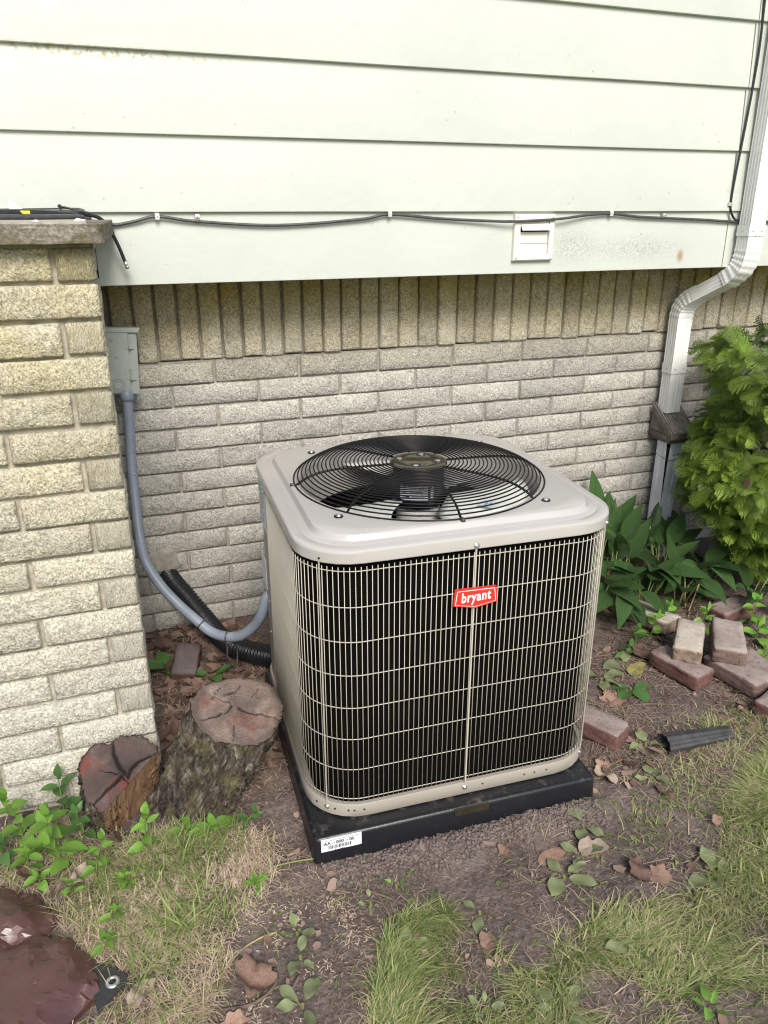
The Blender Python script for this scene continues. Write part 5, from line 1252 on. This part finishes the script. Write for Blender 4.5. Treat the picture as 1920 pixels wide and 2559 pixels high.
def dsoil(x, y): return np.clip(.35+1.0*fbm(x*6, y*6, 41, 3), .02, 1)
blades('straw_chaff', 42000, lambda x, y: dsoil(x, y)*(y < -.9), (-.35, 2.0, -2.2, -.5), .028, .0014, 1, M['straw'], GT(.2, .95), 'scattered bits of straw on the soil', flat=.12)
blades('wood_chaff', 7000, lambda x, y: dsoil(x, y)*.9, (-.35, 2.0, -2.2, -.5), .030, .0032, 1, M['straw'], GT(.05, .6), 'small wood and stem fragments on the soil', flat=.10)
blades('straw_chaff', 5500, dtuft([(-.12, -1.44, .035, 1), (-.02, -1.45, .03, .9), (.0, -1.48, .03, .9), (-.09, -1.60, .03, .6), (.0, -1.55, .04, .7), (-.2, -1.42, .03, .8), (-.17, -1.50, .03, .5), (-.26, -1.66, .05, .8)]), (-.4, .1, -1.75, -1.35), .014, .0022, 1, M['straw'], GT(.7, 1), 'pale grass clippings on the bare soil', flat=.3)
blades('wood_mulch', 2600, lambda x, y: ((x > -.33) & (x < .05) & (y > -.98)).astype(float)*.9, (-.35, .1, -1.0, -.01), .055, .0045, 1, M['straw'], GT(.0, .55), 'brown needles and bark shreds behind the stumps', flat=.3)
blades('wood_mulch', 7500, lambda x, y: ((x > .82) & (y > -1.35)).astype(float)*np.clip(dsoil(x, y)+.25, 0, 1), (.8, 2.0, -1.35, -.02), .055, .0030, 1, M['straw'], GT(.05, .6), 'dry stalks and shreds around the loose bricks', flat=.2)
# leaf litter
def litter(name, n, pick, bbox, size, label, lo, hi):
    x = rs.uniform(bbox[0], bbox[1], n); y = rs.uniform(bbox[2], bbox[3], n); k = (rs.rand(n) < pick(x, y)) & ~blocked(x, y) & ~inpoly(x, y, TARP); x, y = x[k], y[k]; n = len(x); m_ = 9
    V_ = np.zeros((n, m_+1, 3)); s_ = size*rs.uniform(.4, 1.3, n); a0 = rs.uniform(0, 6.28, n); z = gh(x, y)+rs.uniform(.003, .012, n); cu = rs.uniform(-.3, .9, n); tx = rs.normal(0, .25, n); ty = rs.normal(0, .25, n)
    V_[:, m_, 0], V_[:, m_, 1], V_[:, m_, 2] = x, y, z
    for i in range(m_):
        a = a0+2*pi*i/m_+rs.uniform(-.3, .3, n); r = s_*(.35+.25*rs.rand(n)+.22*rs.rand(n)); ex, ey = r*np.cos(a), r*.7*np.sin(a); ca, sa = np.cos(a0*3), np.sin(a0*3); qx, qy = ex*ca-ey*sa, ex*sa+ey*ca
        V_[:, i, 0] = x+qx; V_[:, i, 1] = y+qy; V_[:, i, 2] = np.maximum(z+cu*r*r/s_*.6+tx*qx+ty*qy, gh(x+qx, y+qy)+.001)
    b_ = np.arange(n)[:, None]*(m_+1); T_ = np.concatenate([b_+np.array([[i, (i+1) % m_, m_]]) for i in range(m_)])
    tv = np.repeat(rs.uniform(lo, hi, n)[:, None], m_+1, 1)
    o = link(name, npmesh(name, V_.reshape(-1, 3), T_, M['litter'], True, tv.ravel())); tag(o, label, None, None, 'stuff')
litter('leaf_litter', 420, lambda x, y: ((x > -.34) & (x < .02)).astype(float), (-.36, .04, -.95, -.02), .045, 'brown leaf litter in the corner behind the stumps', 0, .75)
litter('leaf_litter', 520, lambda x, y: np.clip(.25+1.2*fbm(x*5, y*5, 55, 3), 0, .9), (.82, 2.2, -1.35, -.03), .034, 'brown leaf litter around bricks and lilies', .0, .9)
litter('leaf_litter', 420, lambda x, y: np.clip(.1+1.1*fbm(x*6, y*6, 57, 3), 0, .8), (-.8, 1.3, -2.0, -1.1), .022, 'scraps of dead leaves on the trodden soil', .25, 1)
litter('leaf_litter', 650, lambda x, y: np.clip(.25+1.1*fbm(x*6, y*6, 77, 3), 0, .8)*(y > -1.75), (-.3, 1.8, -1.75, -.9), .017, 'small pinkish scraps of leaf on the soil', .35, 1)
def greens(x, y): return np.clip(.05+1.0*fbm(x*4, y*4, 91, 3), 0, .6)*(y > -1.8)
blades('grass_scraps', 2600, greens, (-.3, 1.5, -1.8, -1.0), .040, .0030, 1, M['grass'], GT(.0, .7), 'loose green stems and cut blades on the soil', flat=.12)
blades('leaf_scraps', 380, greens, (-.2, 1.4, -1.8, -1.1), .022, .0095, 1, M['grass'], GT(.1, .6), 'torn pieces of green leaf on the soil', flat=.15)
blades('dry_stalks', 1500, lambda x, y: dsoil(x, y), (-.3, 1.9, -2.0, -.6), .095, .0022, 1, M['straw'], GT(.1, .9), 'long dry stalks lying on the soil', flat=.06)
# soil crumbs
def clods(n, pick, bbox, size, label):
    ico = bmesh.new(); bmesh.ops.create_icosphere(ico, subdivisions=1, radius=1); iv = np.array([v.co for v in ico.verts]); jf = np.array([[v.index for v in f.verts] for f in ico.faces]); ico.free()
    x = rs.uniform(bbox[0], bbox[1], n); y = rs.uniform(bbox[2], bbox[3], n); k = (rs.rand(n) < pick(x, y)) & ~blocked(x, y); x, y = x[k], y[k]; n = len(x); s_ = size*rs.uniform(.25, 1, n)**1.8
    V_ = iv[None]*(1+.35*rs.uniform(-1, 1, (n, len(iv), 1)))*s_[:, None, None]; V_[:, :, 2] *= .75; V_[:, :, 0] += x[:, None]; V_[:, :, 1] += y[:, None]; V_[:, :, 2] += (gh(x, y)+s_*.25)[:, None]
    Fs = (np.arange(n)[:, None, None]*len(iv)+jf[None]).reshape(-1, 3); o = link('soil_crumbs', npmesh('soil_crumbs', V_.reshape(-1, 3), Fs, M['clod'], True)); tag(o, label, None, None, 'stuff')
def pf(x, y):
    lx = (x-PADC[0])*math.cos(PADTH)+(y-PADC[1])*math.sin(PADTH); ly = -(x-PADC[0])*math.sin(PADTH)+(y-PADC[1])*math.cos(PADTH)
    return np.exp(-((ly+.475)/.035)**2)*((lx > -.40) & (lx < .36))*(.4+.6*vn(x*12, y*12, 3))
clods(26000, pf, (-.1, .9, -1.55, -1.3), .0062, 'grey soil crumbs heaped along the front of the pad')
clods(14000, lambda x, y: dsoil(x, y)*.6, (-.4, 1.7, -2.0, -.9), .0048, 'small soil crumbs on the trodden ground')
